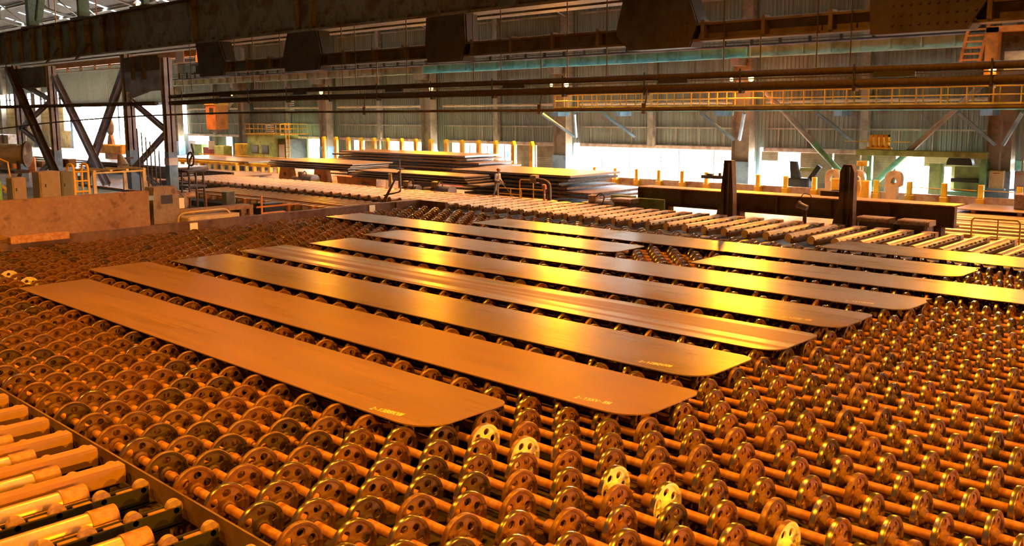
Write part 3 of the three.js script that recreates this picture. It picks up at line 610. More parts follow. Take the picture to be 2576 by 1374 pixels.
loopRail(-37.9, -35.9, -40.2, -.24, .86, 'taller yellow hand rail behind the low one, right of the worker');
loopRail(-12.4, -10.6, -40, FLOOR, .48, 'yellow hand rail loop standing alone at the right behind the far table', true);
solo('signal_post', mg([P(V(-35.4, -.24, -39.6), V(-35.4, .5, -39.6), .06, 8), CB(-35.52, -35.26, .45, .72, -39.72, -39.5, .03)]), M.orange, 'short orange post with a small box head next to the hand rail', 'post');
{
  const t = thing('marker_post', 'pale yellow marker post between the gear motors behind the roller table', 'post', null, [-49.15, FLOOR, -39.4]);
  part(t, 'post', CB(-.14, .14, 0, 1.9, -.1, .1, .06), M.cream);
  const s = thing('sprayer_frame', 'leaning tubular tripod frame beside the corner box of the side wall', 'frame', null, [-41, 0, -33]);
  part(s, 'leg', poly([V(-.68, -.27, .2), V(-.5, .1, .16), V(.66, 1.6, 0)], .045), M.brownPlate); part(s, 'leg', poly([V(-.84, -.27, -.2), V(-.84, .0, -.2), V(.62, 1.62, 0)], .045), M.brownPlate); part(s, 'leg', P(V(.73, 1.78, 0), V(.73, .56, 0), .045, 8), M.greySteel);
  part(s, 'cross_tube', poly([V(-.83, .2, -.05), V(.55, .46, 0), V(.73, .56, 0)], .045), M.brownPlate); part(s, 'head', mg([CB(.55, .92, 1.72, 1.82, -.15, .15, .03), P(V(.73, 1.8, 0), V(.73, 2.28, 0), .03, 6)]), M.greySteel);
}

// ---------------------------------------------------------------- machinery left of the bed
solo('concrete_panel', CB(-39.95, -39.6, .06, 1.6, -18.25, -5.5, .03), M.panel, 'big stained tan screen panel standing on the side wall at the left', 'panel');
solo('timber_baulk', CB(-39.42, -39.12, -.08, .2, -14.6, -12.35, .02), M.wood, 'yellow-brown timber baulk leaning at the foot of the tan panel', 'timber');
{
  const t = thing('machine_platform', 'blue-grey steel platform behind the tan screen panel', 'platform', null, [-45, FLOOR, -14.6]);
  part(t, 'deck', B(-5, 4.7, 2.2, 2.4, -4.2, 6), M.blueSteel); for (const [x, z] of [[-4.6, -3.9], [4.3, -3.9], [-4.6, 5.6], [4.3, 5.6], [0, -3.9]]) part(t, 'leg', B(x - .12, x + .12, 0, 2.2, z - .12, z + .12), M.blueSteel);
  const cab = (x, z, w, h, d, m, l, nm = 'cabinet') => { const c = thing(nm, l, 'cabinet', null, [x, 1.3, z]); part(c, 'body', CB(-w / 2, w / 2, 0, h, -d / 2, d / 2, .03), M[m]); const dr = part(c, 'door', CB(w / 2, w / 2 + .03, .08, h - .08, -d / 2 + .06, d / 2 - .06, .01), M[m]); part(dr, 'handle', B(w / 2 + .03, w / 2 + .06, h * .5, h * .5 + .14, d * .2, d * .2 + .05), M.black); return c; };
  cab(-41.4, -12.55, .6, 1.0, .55, 'green', 'dark green cabinet at the left edge behind the tan panel');
  cab(-41.2, -13.4, .7, 1.1, .55, 'cabTan', 'narrow tan cabinet behind the tan panel, next to the green one');
  cab(-41.1, -14.55, .8, 1.3, .85, 'cabTan', 'wide tan cabinet behind the tan panel, below the drum');
  cab(-41.2, -15.3, .7, 1.25, .5, 'greyGreen', 'grey cabinet behind the tan panel, left of the yellow ladder');
  cab(-42.5, -12.2, .8, 1.75, .7, 'yellow', 'yellow cabinet at the left edge above the tan panel');
  const y = thing('ladder_frame', 'bright yellow ladder hoops behind the tan panel', 'ladder', null, [-41.2, 1.3, -15.95]);
  for (const z of [-.3, .3]) part(y, 'stile', tube([V(.2, 0, z), V(.2, 1.25, z), V(.1, 1.5, z), V(-.4, 1.5, z), V(-.5, 1.2, z), V(-.5, 0, z)], .05, 26, 7), M.yellow);
  for (const h of [.35, .8, 1.2]) part(y, 'rung', P(V(.2, h, -.3), V(.2, h, .3), .035, 6), M.yellow);
  const w = thing('work_bench', 'pale cream steel frame table behind the tan panel', 'table', null, [-43.5, 1.3, -18.1]);
  for (const [x, z] of [[-1.1, 1.0], [1, 1.0], [-1.1, -1.3], [1, -1.3]]) part(w, 'leg', B(x - .07, x + .07, 0, 1.05, z - .07, z + .07), M.cream);
  for (const z of [-1.3, -.5, .25, 1]) part(w, 'slat', B(-1.2, 1.1, 1.05, 1.14, z - .06, z + .06), M.cream);
  for (const x of [-1.1, 1]) part(w, 'rail', B(x - .05, x + .05, .98, 1.05, -1.35, 1.05), M.cream);
  const ys = thing('step_stairs', 'small yellow stairs with rails at the left edge', 'stairs', null, [-46.5, 1.3, -14.2]);
  for (let i = 0; i < 4; i++) part(ys, 'tread', B(-.4, .4, .2 + i * .22, .25 + i * .22, -.5 + i * .25, -.25 + i * .25), M.yellow);
  for (const x of [-.4, .4]) part(ys, 'stringer', bar(V(x, .05, -.6), V(x, 1.15, .6), .06, .12), M.yellow);
  part(ys, 'rail', poly([V(.4, .3, -.6), V(.4, 1.5, -.5), V(.4, 2.1, .6)], .035), M.yellow);
}
{ // drum on a bracket on the first column
  const t = thing('winding_drum', 'round flanged cable drum on a bracket of the left lattice column', 'drum', null, [-86.0, 1.6, -27.9]);
  const d = V(.62, -.05, -.78).normalize();
  const a = V(0, 0, 0).addScaledVector(d, -1.2), b = V(0, 0, 0).addScaledVector(d, 1.2);
  part(t, 'barrel', P(a, b, .85, 22), M.beige, 'tan drum barrel'); part(t, 'flange', P(a, a.clone().addScaledVector(d, .12), 1.12, 22), M.girderBrown); part(t, 'flange', P(b, b.clone().addScaledVector(d, -.12), 1.12, 22), M.girderBrown);
  part(t, 'bracket', mg([B(-1.4, 1.8, -1.6, -1.35, -.6, .6), bar(V(-.9, -1.5, 0), V(-.9, -.6, 0), .16), bar(V(1, -1.5, 0), V(1, -.6, 0), .16), bar(V(1.5, -1.6, 0), V(-1.2, -3.3, 0), .2)]), M.girderBrown);
}
// pump set right of the panel
{
  const p = thing('pump_motor', 'horizontal pump motor set on a bench right of the tan panel', 'motor', null, [-42.75, .1, -20.4]);
  part(p, 'motor', mg([P(V(0, .55, 1.4), V(0, .55, .55), .3, 14), P(V(0, .55, .55), V(0, .55, .45), .42, 14)]), M.greyGreen); part(p, 'coupling', P(V(0, .55, .5), V(0, .55, -.3), .12, 12), M.rim, 'shiny coupling'); part(p, 'pump', mg([P(V(0, .55, -.3), V(0, .55, -.85), .38, 16), P(V(0, .55, -.85), V(0, .55, -1.0), .46, 16)]), M.greySteel);
  part(p, 'name_plate', CB(.36, .42, .3, .8, -.85, -.4, .02), M.white, 'white plate on the pump'); part(p, 'pedestal', mg([CB(-.4, .4, .0, .28, -1.1, 1.5, .04)]), M.greyGreen);
  part(p, 'pipe', P(V(-.2, .85, 1.6), V(-.2, .85, -1.7), .14, 10), M.flashing, 'brown pipe above the motor');
  const b = thing('yellow_bench', 'yellow steel bench frame in front of the pump motor', 'table', null, [-41.65, FLOOR, -22.3]);
  part(b, 'top', CB(-.45, .45, 1.32, 1.5, -2.0, 2, .03), M.dullYellow); for (const z of [-1.85, 1.8]) for (const x of [-.4, .4]) part(b, 'leg', B(x - .09, x + .09, 0, 1.32, z - .1, z + .1), M.dullYellow);
  part(b, 'brace', bar(V(.4, .9, 1.7), V(.4, 1.3, 1.2), .1), M.dullYellow);
  const c = thing('beige_cover', 'long beige box cover with a bent handle beside the side wall', 'cover', null, [-40.5, FLOOR, -21.6]);
  part(c, 'box', CB(-.45, .4, 0, 1.3, -1.3, 1.3, .06), M.beige); part(c, 'handle', tube([V(.2, .7, 1.75), V(.2, 1.3, 1.7), V(.2, 1.5, 1.4), V(.2, 1.52, -.6), V(.2, 1.3, -.9)], .035, 24, 6), M.cream);
  const d = thing('white_housing', 'white-grey housing with a dark recess on the right end of the tan panel', 'housing', null, [-41.2, FLOOR, -19.55]);
  part(d, 'body', mg([extr([[-.62, 0], [.62, 0], [.62, 2.2], [.5, 2.72], [-.55, 2.72], [-.62, 2.2]], .9).rotateY(Math.PI / 2).translate(-.4, 0, 0)]), M.paleGrey); part(d, 'recess', B(.48, .52, 1.95, 2.35, -.3, .25), M.black); part(d, 'rib', extr([[-.1, 2.35], [.1, 2.35], [0, 2.65]], .04).rotateY(Math.PI / 2).translate(.5, 0, 0), M.greySteel);
  solo('control_box', mg([CB(-43.6, -43.1, .15, .95, -24.4, -23.9, .03), B(-43.4, -43.3, FLOOR, .15, -24.2, -24.1)]), M.greyGreen, 'grey-green control box on a post behind the pump motor', 'box');
  solo('valve_cabinet', CB(-44.6, -43.7, FLOOR, .1, -27.6, -26.4, .04), M.machine, 'dark low cabinet beside the orange legs of the transfer grid', 'cabinet');
  const h = thing('orange_pipe_frame', 'small orange pipe frame with a ball float beside the side wall', 'frame', null, [-41.6, FLOOR, -26.2]);
  part(h, 'frame', poly([V(0, 0, 1.2), V(0, .95, 1.2), V(0, .95, -.1), V(0, 0, -.1)], .06), M.orange); part(h, 'top_rail', P(V(0, 1.3, 1.5), V(0, 1.3, -1), .05, 7), M.orange); part(h, 'float', uvm(new THREE.SphereGeometry(.22, 14, 10).translate(.2, .3, .5)), M.orange);
  part(h, 'upright', P(V(0, .9, 1.2), V(0, 1.9, 1.2), .05, 7), M.orange);
  solo('blue_barrel', uvm(new THREE.CylinderGeometry(.42, .42, .95, 16).translate(-41.6, FLOOR + .475, -21.2)), M.tarpBlue, 'dark blue barrel under the yellow bench', 'barrel');
}
// chair-like stand and valve tree at the right lattice leg
{
  const s = thing('valve_stand', 'dark spindly valve stand in front of the transfer grid, right of the lattice column', 'stand', null, [-53, FLOOR, -27.2]);
  for (const [x, z] of [[-.5, -.5], [.5, -.5], [-.5, .5], [.5, .5]]) part(s, 'leg', P(V(x, 0, z), V(x * .9, 2.6, z * .9), .07, 6), M.girderBrown);
  for (const y of [1.6, 2.5]) part(s, 'shelf', CB(-.6, .6, y, y + .12, -.6, .6, .02), M.girderBrown);
  part(s, 'lever', poly([V(-.6, 2.3, 0), V(-.2, 3.2, 0), V(.3, 3.7, 0), V(.1, 4.2, 0)], .06), M.girderBrown); part(s, 'wheel', uvm(new THREE.TorusGeometry(.4, .06, 6, 16).translate(.3, 3.3, .2)), M.girderBrown);
}
// two lattice columns with bracing
{
  const legs = [[-90.25, -89.75, 9.25], [-82.2, -81.6, 8.9], [-67.8, -67.1, 9.2], [-61.65, -61.05, 8.7]];
  const col = (i, j, l) => {
    const t = thing('lattice_column', l, 'column', null, [0, FLOOR, -30]);
    for (const n of [i, j]) { const [a, b, top] = legs[n]; const lg = part(t, 'leg', mg([B(a, a + .06, 0, top - FLOOR, -.3, .3), B(b - .06, b, 0, top - FLOOR, -.3, .3), B(a, b, 0, top - FLOOR, -.05, .05)]), M.legGrey, 'purplish grey I-section leg'); part(lg, 'painted_foot', B(a - .01, b + .01, 0, n > 1 ? 3.4 : 3, -.31, .31), M.blueSteel, 'blue painted foot of the leg'); if (n === 3) part(lg, 'white_band', B(a - .05, b + .05, 2.5, 3.0, -.33, .33), M.hazard, 'pale painted band'); }
    const x0 = legs[i][1], x1 = legs[j][0];
    const ys = i ? [9.0, 5.6, 1.9] : [8.2, 5.3, 2.3];
    let left = true;
    const nodes = i ? [[x0, 6.2], [x1, 7.0], [x0, 5.9], [x1, 3.7], [x0, 1.0], [x1, -.8]] : [[x0, 7.8], [x1, 6.1], [x0, 3.7], [x1, 1.4], [x0 + 2.2, -.8]];
    for (let k = 0; k + 1 < nodes.length; k++) { if (i && k === 1) continue; part(t, 'lacing', ibeam(V(nodes[k][0], nodes[k][1] - FLOOR, 0), V(nodes[k + 1][0], nodes[k + 1][1] - FLOOR, 0), .34, .3, .04, .03, V(0, 0, 1)), M.legGrey); }
    part(t, 'cap_plate', B(x0, x1, i ? 9.0 : 8.3, i ? 10.0 : 10.0, -.4, .4), M.girderBrown, 'brown panel between the legs under the girder');
    if (i) for (const f of [.3, .6]) part(t, 'cap_rib', B(x0 + (x1 - x0) * f, x0 + (x1 - x0) * f + .25, 8.4, 10, .4, .6), M.girderBrown);
    if (i) part(t, 'cap_plate', B(x0, x1, 7.6, 9, -.3, .3), M.legGrey);
  };
  col(0, 1, 'leftmost two-legged lattice column carrying the big overhead girder');
  col(2, 3, 'two-legged lattice column carrying the big overhead girder, right of the crossed braces');
  const X = thing('cross_bracing', 'crossed diagonal braces between the two lattice columns', 'brace', null, [0, 0, -30]);
  part(X, 'diagonal', ibeam(V(-81.2, 8.1, 0), V(-72.2, -.5, 0), .5, .45, .05, .04, V(0, 0, 1)), M.legGrey); part(X, 'diagonal', ibeam(V(-68.2, 9.0, -.55), V(-78.0, -.7, -.55), .5, .45, .05, .04, V(0, 0, 1)), M.legGrey);
  part(X, 'gusset', B(-79.0, -77.3, -1.1, -.1, -.85, -.3), M.blueSteel);
  const Y = thing('long_brace', 'single long diagonal brace from the top of the leftmost lattice column', 'brace', null, [0, 0, -30]);
  part(Y, 'diagonal', ibeam(V(-89.4, 9.1, .78), V(-79.4, -.9, .78), .55, .5, .05, .04, V(0, 0, 1)), M.girderBrown);
  part(Y, 'foot', B(-80.3, -78.6, -1.1, -.6, .5, 1.05), M.blueSteel);
  const hb = thing('foot_beam', 'low blue beam joining the feet of the crossed braces', 'beam', null, [0, FLOOR, -28.6]); part(hb, 'beam', ibeam(V(-79.5, .35, 0), V(-62, .35, 0), .6, .5), M.blueSteel); part(hb, 'rail', B(-79.5, -62, .66, .74, .1, .3), M.orange);
  for (const [x, y, z, l] of [[-66.6, 2.8, -28.4, 'tan funnel bucket hanging on the lattice column']]) { const t = thing('funnel', l, 'funnel', null, [-66.9, 1.75, -28.95]); part(t, 'cone', P(V(-.25, .25, 0), V(.25, -.6, 0), .16, 16, .42), M.beige); part(t, 'bracket', B(-.1, .1, -.1, .06, -.85, 0), M.girderBrown); }
  for (let i = 0; i < 6; i++) solo('hanging_cable', P(V(-65.4 + i * .62, -1.05, -29.6), V(-65.5 + i * .64, 3.9 - i * .3, -29.6), .05, 6), M.girderBrown, `thin cable inside the right lattice column, ${ordinal(i + 1)} from the left`, 'cable', 'cables inside the lattice column');
}

// ---------------------------------------------------------------- overhead: near runway girder with hung lower beam
{
  const Z = -30;
  const t = thing('overhead_girder', 'huge stained overhead crane girder crossing the top of the view', 'girder', null, [0, 0, Z]);
  for (const [a, b] of [[-110, -68.4], [-68.4, -45], [-45, -26], [-26, -8], [-8, 12]]) part(t, 'web', B(a, b, 9.45, 12.1, -.06, .06), M.girder);
  part(t, 'top_flange', B(-110, 12, 12.1, 12.2, -.55, .55), M.girderBrown); part(t, 'bottom_flange', B(-110, 12, 9.32, 9.45, -.55, .55), M.girder);
  part(t, 'rear_web', B(-110, 12, 9.45, 12.1, -1.62, -1.5), M.girderBrown); part(t, 'rear_flange', B(-110, 12, 9.3, 9.42, -2.0, -1.1), M.girder);
  part(t, 'splice', B(-68.9, -67.9, 9.4, 12.15, .06, .5), M.girderBrown);
  for (let x = -107.5; x < -69; x += 2.85) part(t, 'stiffener', B(x - .06, x + .06, 9.45, 12.1, .06, .5), M.girder);
  for (const x of [-56.7, -45.0, -43.5, -33, -21.5, -10]) part(t, 'stiffener', B(x - .1, x + .1, 9.45, 12.1, .06, .4), M.girder);
  for (let x = -67; x < 12; x += 1.45) part(t, 'clip', B(x - .08, x + .08, 9.45, 9.62, .35, .5), M.girderBrown);
  for (const [x, s] of [[-78.5, 1], [-72.5, 1]]) part(t, 'stay', bar(V(x - 2.2, 9.1, .7), V(x, 10.2, .5), .14), M.girderBrown);
  // lower beam hung from it by plated brackets
  const b = thing('lower_beam', 'dark lower beam hung below the overhead girder', 'beam', null, [0, 0, Z]);
  part(b, 'beam', mg([B(-57, 12, 7.46, 8.0, -.1, .1), B(-57, 12, 7.98, 8.06, -.4, .4), B(-57, 12, 7.42, 7.5, -.4, .4)]), M.girderBrown);
  for (let x = -55; x < 12; x += 2.42) part(b, 'stiffener', B(x - .07, x + .07, 7.5, 8.16, .1, .46), M.girderBrown);
  const br = [[-56.1, -53.2, -52.5, -55.9], [-45.6, -42.8, -42.4, -46.1], [-33.8, -31.2, -31.15, -33.9], [-22.2, -19.4, -18.9, -22.55], [-12.7, -9.0, -9.6, -12.6]];
  br.forEach(([a, c, d, e], i) => {
    const h = thing('hanger_bracket', `dark plated hanger bracket under the overhead girder, ${ordinal(i + 1)} from the left`, 'bracket', 'hanger brackets of the overhead girder', [0, 0, Z + .42]);
    const pts = i === 4 ? [[-12.6, 9.31], [-8.3, 9.31], [-9.6, 7.25], [-12.5, 7.25]] : [[a, 9.31], [c, 9.31], [d, 8.0], [d - .35, 7.22], [e + (i > 2 ? .6 : .15), 7.22], [e, 7.8], [e, 8.1]];
    part(h, 'plate', extr(pts, 0.06).translate(0, 0, .02), M.bracket); part(h, 'box', extr(pts, .7).translate(0, 0, -.75), M.black, 'dark box behind the face plate');
    if (i >= 3) for (let r = 0; r < 4; r++) for (let q = 0; q < 10; q++) part(h, 'rivet', uvm(new THREE.SphereGeometry(.05, 6, 4).translate(e + .8 + q * .27, 7.5 + r * .3, .08)), M.bracket);
  });
  // upper columns above the girder at the left
  [-85.05, -74.4, -63.85].forEach((x, i) => { const c = thing('upper_column', `green roof column above the overhead girder, ${ordinal(i + 1)} from the left`, 'column', 'roof columns on the overhead girder', [x, 12.21, Z]); part(c, 'shaft', mg([B(i ? -.2 : -.35, i ? .2 : .35, 0, 13.6, i === 2 ? -.2 : -.4, i === 2 ? .2 : .4)]), M.columnGreen); if (i === 0) part(c, 'brace', bar(V(1.3, .5, 0), V(4.6, 7, 0), .5), M.columnGreen); part(c, 'base_plate', B(-1.3, 1.3, 0, .12, -.55, .55), M.girderBrown); });
  // pipes hung below
  const cable = (y0, r, z, l, m = 'pipeDark', x0 = -60) => { const t = thing('overhead_pipe', l, 'pipe', null, [0, 0, z]); const pts = []; for (let x = x0; x <= 13; x += 5) pts.push(V(x, y0 - (x < -45 ? (x + 45) ** 2 * .0006 : 0), 0)); part(t, 'pipe', uvm(new THREE.TubeGeometry(new THREE.CatmullRomCurve3(pts), 60, r, 8)), M[m]); return t; };
  cable(6.17, .12, Z + .5, 'upper brown pipe of the bundle hung below the lower beam');
  cable(5.75, .14, Z + .5, 'black lowest pipe of the bundle hung below the lower beam');
  cable(6.0, .022, Z + .3, 'thin pale conduit between the two dark overhead pipes', 'girt');
  cable(5.7, .1, Z + .15, 'second black pipe at the back of the overhead bundle');
  const tn = cable(4.96, .055, Z + 1.2, 'single thin cable sagging below the overhead pipe bundle', 'girderBrown', -110);
  const lp = thing('overhead_pipe', 'brown pipe crossing in front of the lattice columns at the left', 'pipe', null, [0, 0, Z + 1.2]); part(lp, 'pipe', P(V(-110, 5.6, 0), V(-60.5, 5.6, 0), .14, 8), M.girderBrown);
  const cl = thing('pipe_hangers', 'black hanger clamps holding the overhead pipe bundle', 'clamp', null, [0, 0, Z + .5]);
  let i = 0; for (let x = -58; x < 12; x += 4.1) { part(cl, 'clamp', B(x - .06, x + .06, 5.5, 5.66, -.1, .14), M.black); part(cl, 'strap', B(x - .03, x + .03, 5.6, 6.36, .14, .17), M.black); if (i++ % 2) part(cl, 'sleeve', B(x + .6, x + 1.9, 5.92, 6.1, .0, .1), M.black); }
  let k = 0; for (let x = -58, s = 0; x < 12; x += 1.15 + 1.2 * ((s * 7) % 5) / 4, s++) if (!br.some(([a, c, d, e]) => x > Math.min(a, e) - .1 && x < Math.max(c, d) + .1)) solo('hanger_rod', P(V(x, 6.3, Z + .53), V(x, s % 3 ? 9.31 : 7.42, Z + .53), .025, 5), M.black, `thin black hanger rod of the overhead pipes, ${ordinal(++k)} from the left`, 'rod', 'hanger rods of the overhead pipes');
  for (const [x, l] of [[-38.4, 'thin dark pull rod below the pipe bundle, left of the lamps'], [-26.3, 'thin dark pull rod below the pipe bundle near the start of the yellow hand rail'], [-20.9, 'thin dark pull rod below the pipe bundle in front of the yellow hand rail']]) solo('pull_rod', mg([P(V(x, 5.75, Z + .7), V(x - .25, 4.8, Z + .6), .03, 6), B(x - .32, x - .18, 4.8, 5.2, Z + .56, Z + .64)]), M.girderBrown, l, 'rod');
}
// crane at the right: cab and ladder
{
  const t = thing('crane_cab', 'orange overhead crane end with ladder and cab at the upper right corner', 'crane', null, [-17, 0, -60.5]);
  part(t, 'ladder_stringer', mg([bar(V(-3.0, 7.4, 0), V(-2.0, 12.5, 0), .18), bar(V(-1.9, 7.4, 0), V(-.9, 12.5, 0), .18)]), M.orange); for (let i = 0; i < 14; i++) part(t, 'ladder_rung', B(-2.95 + i * .075, -1.8 + i * .075, 7.7 + i * .36, 7.8 + i * .36, -.15, .15), M.orange);
  part(t, 'cab_post', B(-1.5, -.8, 6.45, 9.6, -.3, .3), M.orange); part(t, 'cab_rail', B(-1.5, 5, 9.3, 9.65, -.3, .3), M.orange); part(t, 'cab_body', B(-.8, 5, 6.45, 9.3, -2, -.4), M.girderBrown, 'brown cab body'); part(t, 'notice', CB(-.6, .9, 7.0, 8.2, -.4, -.34, .03), M.cream, 'cream notice board');
  part(t, 'end_beam', B(-1, 6, 11.3, 12.6, -2, .5), M.orange);
  const o = thing('far_crane', 'yellow-orange crane beam hung from the roof far off at the upper left', 'crane', null, [-103, 0, -45]);
  part(o, 'bridge', B(-20, 19, 10.35, 11.3, -.8, .8), M.orange); part(o, 'rail', B(-20, 19, 10.15, 10.25, .8, 1.0), M.white); part(o, 'rail', B(-20, 19, 9.75, 9.85, .8, 1), M.white); for (let x = -20; x <= 19; x += 3.9) part(o, 'hanger', B(x - .08, x + .08, 9.75, 10.4, .75, .95), M.orange); for (const x of [-17, -5, 7, 18]) part(o, 'suspension_rod', P(V(x, 11.2, 0), V(x, 21.0, 0), .07, 6), M.orange); part(o, 'panel', CB(15.4, 17, 9.8, 10.9, 1, 1.1, .05), M.white, 'white number board'); part(o, 'trolley', B(-15, -9, 11.3, 12.6, -1, 1), M.yellow);
  const h = thing('hoist_cab', 'orange operator cab hanging from a boom left of the green cabin', 'cab', null, [-102.2, 0, -56]);
  part(h, 'body', extr([[-1.15, 0], [1.0, 0], [1.15, 2.9], [-1.2, 2.9]], 1.6).translate(0, 2.95, -.8), M.orange); part(h, 'top', CB(-1.3, 1.2, 5.8, 6.1, -.9, .9, .05), M.yellow); part(h, 'boom', bar(V(-7, 7.5, -7.2), V(-.9, 3.1, 0), .3), M.khaki); part(h, 'boom', bar(V(-6.5, 7.5, -7.2), V(-.9, 4.3, .0), .2), M.khaki); part(h, 'base', B(-.7, .8, 2.6, 2.95, -.5, .5), M.greySteel); part(h, 'window', CB(-.3, .6, 4.7, 5.5, .8, .84, .03), M.glass, 'small window');
  // hook block in the tall doorway
  const hk = thing('hook_block', 'grey crane hook block hanging in the bright tall doorway', 'hook', null, [-113.5, .75, -48]); hk.scale.setScalar(.7);
  part(hk, 'rope', mg([P(V(-.4, 4.4, 0), V(-.4, 10.5, 0), .06, 6), P(V(.4, 4.4, 0), V(.4, 10.5, 0), .06, 6)]), M.greySteel); part(hk, 'block', uvm(new THREE.SphereGeometry(1.0, 16, 12).scale(1, 1.5, .6).translate(0, 3.6, 0)), M.greySteel); part(hk, 'hook', extr([[-.5, -.0], [.5, 0], [1.1, -1.7], [-1.1, -1.7]], .5).translate(0, 2.3, -.25), M.flashing);
  part(hk, 'spreader', CB(-4.2, 6, -.9, .7, -1, 1, .2), M.yellow, 'dusty yellow lifting magnet'); part(hk, 'foot', B(-1.4, 1.6, -2.2, -.9, -.6, .6), M.flashing);
}
// ---------------------------------------------------------------- lamps
{
  const lamp = (x, y, z, big, l) => {
    const t = thing('wall_lamp', l, 'lamp', 'sodium lamps on the rear wall columns', [x, y, z]);
    const g = part(t, 'bulb', uvm(new THREE.SphereGeometry(big ? .2 : .13, 16, 12)), M.lampGlow, 'glowing orange sodium bulb');
    part(t, 'shade', uvm(new THREE.ConeGeometry(.36, .26, 16, 1, true).translate(0, .3, 0)), M.greySteel); part(t, 'arm', poly([V(0, .38, 0), V(0, .5, -.5), V(0, .5, -2.2)], .04), M.greySteel);
    const p = new THREE.SpotLight(SODIUM, big ? WALL_CD : WALL_CD * .35, 0, 1.3, .7, 2); p.castShadow = true; p.shadow.radius = big ? 10 : 7; p.position.set(0, 0, .22); p.target.position.set(2, -4, 10); t.add(p); t.add(p.target); p.name = 'sodium_light';
  };
  lamp(-89.4, 7.1, -62, 1, 'bright orange wall lamp above the green cabin');
  lamp(-70.5, 7.14, -62, 1, 'orange wall lamp left of the blue tarpaulins, behind the pipe bundle');
  lamp(-52.8, 7.1, -62, 1, 'brightest orange wall lamp, right of the pair over the walkway end');
  lamp(-54.53, 7.1, -62, 0, 'smaller orange wall lamp, left of the pair over the walkway end');
  lamp(-35, 7.1, -62, 1, 'orange wall lamp behind the pipe bundle above the middle of the hand rail');
  lamp(-36.63, 7.09, -62, 0, 'small orange wall lamp left of the one above the middle of the hand rail');
  lamp(-17.8, 7.14, -59.5, 1, 'orange wall lamp at the right, below the crane ladder');
  lamp(-.3, 7.1, -62, 1, 'orange wall lamp beyond the right edge, at the next column after the crane ladder');
  lamp(17.5, 7.1, -62, 1, 'orange wall lamp farthest right, near the right end wall');
  lamp(-109.2, 7.1, -62, 0, 'small orange wall lamp right of the right lattice column');
  lamp(-165, 5.6, -60, 0, 'orange lamp far away, right of the leftmost lattice leg');
  lamp(-190, 5.5, -58, 0, 'orange lamp far away at the left edge of the view');
  [[28.5, 9, -15, 'added floodlight out of view at the right, farther from the viewer'], [28.5, 9, -3, 'added floodlight out of view at the right, nearer to the viewer']].forEach(([x, y, z, l]) => {  // unseen lamps, added to brighten the disc faces turned to the right
    const t = thing('added_flood_light', l, 'lamp', 'added floodlights out of view at the right', [x, y, z]);
    part(t, 'bulb', uvm(new THREE.SphereGeometry(.2, 14, 10)), M.lampGlow); part(t, 'housing', mg([B(.25, .6, -.4, .4, -.5, .5), B(-.2, .25, .35, .4, -.5, .5)]), M.greySteel); part(t, 'arm', P(V(.6, 0, 0), V(2.5, 0, 0), .06, 8), M.greySteel);
    const p = new THREE.SpotLight(SODIUM, ADDED_FLOOD_CD, 0, .46, .6, 2); p.castShadow = true; p.shadow.radius = 10; p.name = 'sodium_light'; p.position.set(-.22, 0, 0); p.target.position.set(-36, -11, 1); t.add(p); t.add(p.target);
  });
  let n = 0;
  for (const [x, z, far] of [[-27, -13], [-13, -17], [2, -17], [17, -15], [-27, 3], [-13, 3], [3, 3], [18, 1], ...[-104, -83, -62, -44, -28, -13, 2].map((x) => [x, -48, x < -60 ? .8 : 1])]) {
    const t = thing('high_bay_lamp', `sodium high-bay lamp hung from the roof over ${far ? 'the plate yard' : 'the cooling bed'}, ${ordinal(++n)} of fifteen`, 'lamp', 'high-bay lamps', [x, far ? 17 : 20, z]);
    part(t, 'bulb', uvm(new THREE.SphereGeometry(.2, 14, 10)), M.lampGlow); part(t, 'reflector', uvm(new THREE.ConeGeometry(.5, .5, 18, 1, true).translate(0, .42, 0)), M.greySteel); part(t, 'stem', P(V(0, .6, 0), V(0, far ? 3.2 : 5.9, 0), .03, 6), M.greySteel);
    const p = new THREE.SpotLight(SODIUM, far ? FARBAY_CD * far : HIGHBAY_CD, 0, far ? .85 : 1.0, far ? .6 : .45, 2); p.castShadow = true; p.shadow.radius = 10; p.name = 'sodium_light'; p.position.set(0, -.25, 0); p.target.position.set(0, -10, 0); t.add(p); t.add(p.target);
  }
}

// ---------------------------------------------------------------- plate yard behind the far table
function stack(name, label, where, x0, x1, z0, z1, yb, n, gap, jit, m, top = m) {
  for (let i = 0; i < n; i++) {
    const y = yb + i * gap, th = gap * .55, dx0 = (rnd() - .5) * jit, dx1 = (rnd() - .5) * jit * 2.2, dz = (rnd() - .5) * .5;
    const xa = x0 + dx0, xb = x1 + dx1;
    const k = n - i;
    const t = solo(name, CB(xa, xb, y, y + th, z1 + dz, z0 + dz * .4, .01), M[i === n - 1 ? top : m], `${label}, ${k === 1 ? 'topmost' : ordinal(k) + ' from the top'} of the ${where}`, 'steel plate', 'plates of the ' + where);
    if (i < n - 1) for (const f of [.15, .5, .85]) { const px = x0 + (x1 - x0) * f; part(t, 'packing', B(px - .15, px + .15, y + th, y + gap, z0 - 1.2, z0 - .5), M.wood); }
  }
}
stack('stacked_plate', 'brown steel plate', 'tall stack behind the worker', -47.4, -36.9, -44, -49, FLOOR + .1, 8, .25, 1.6, 'slabDark', 'slab');
stack('stacked_plate', 'brown steel plate', 'stack left of the worker', -56, -43.3, -41.3, -43.6, .12, 4, .16, 1.0, 'slab', 'slab');
stack('stacked_plate', 'brown steel plate', 'long stack at the bright doorway', -72.5, -53.5, -51.5, -55.5, FLOOR + .2, 9, .26, 1.8, 'slabDark', 'slab');
stack('stacked_plate', 'brown steel plate', 'pile on the orange trestles', -72.1, -60.9, -44.0, -48, .22, 4, .17, 1.2, 'slab', 'slab');
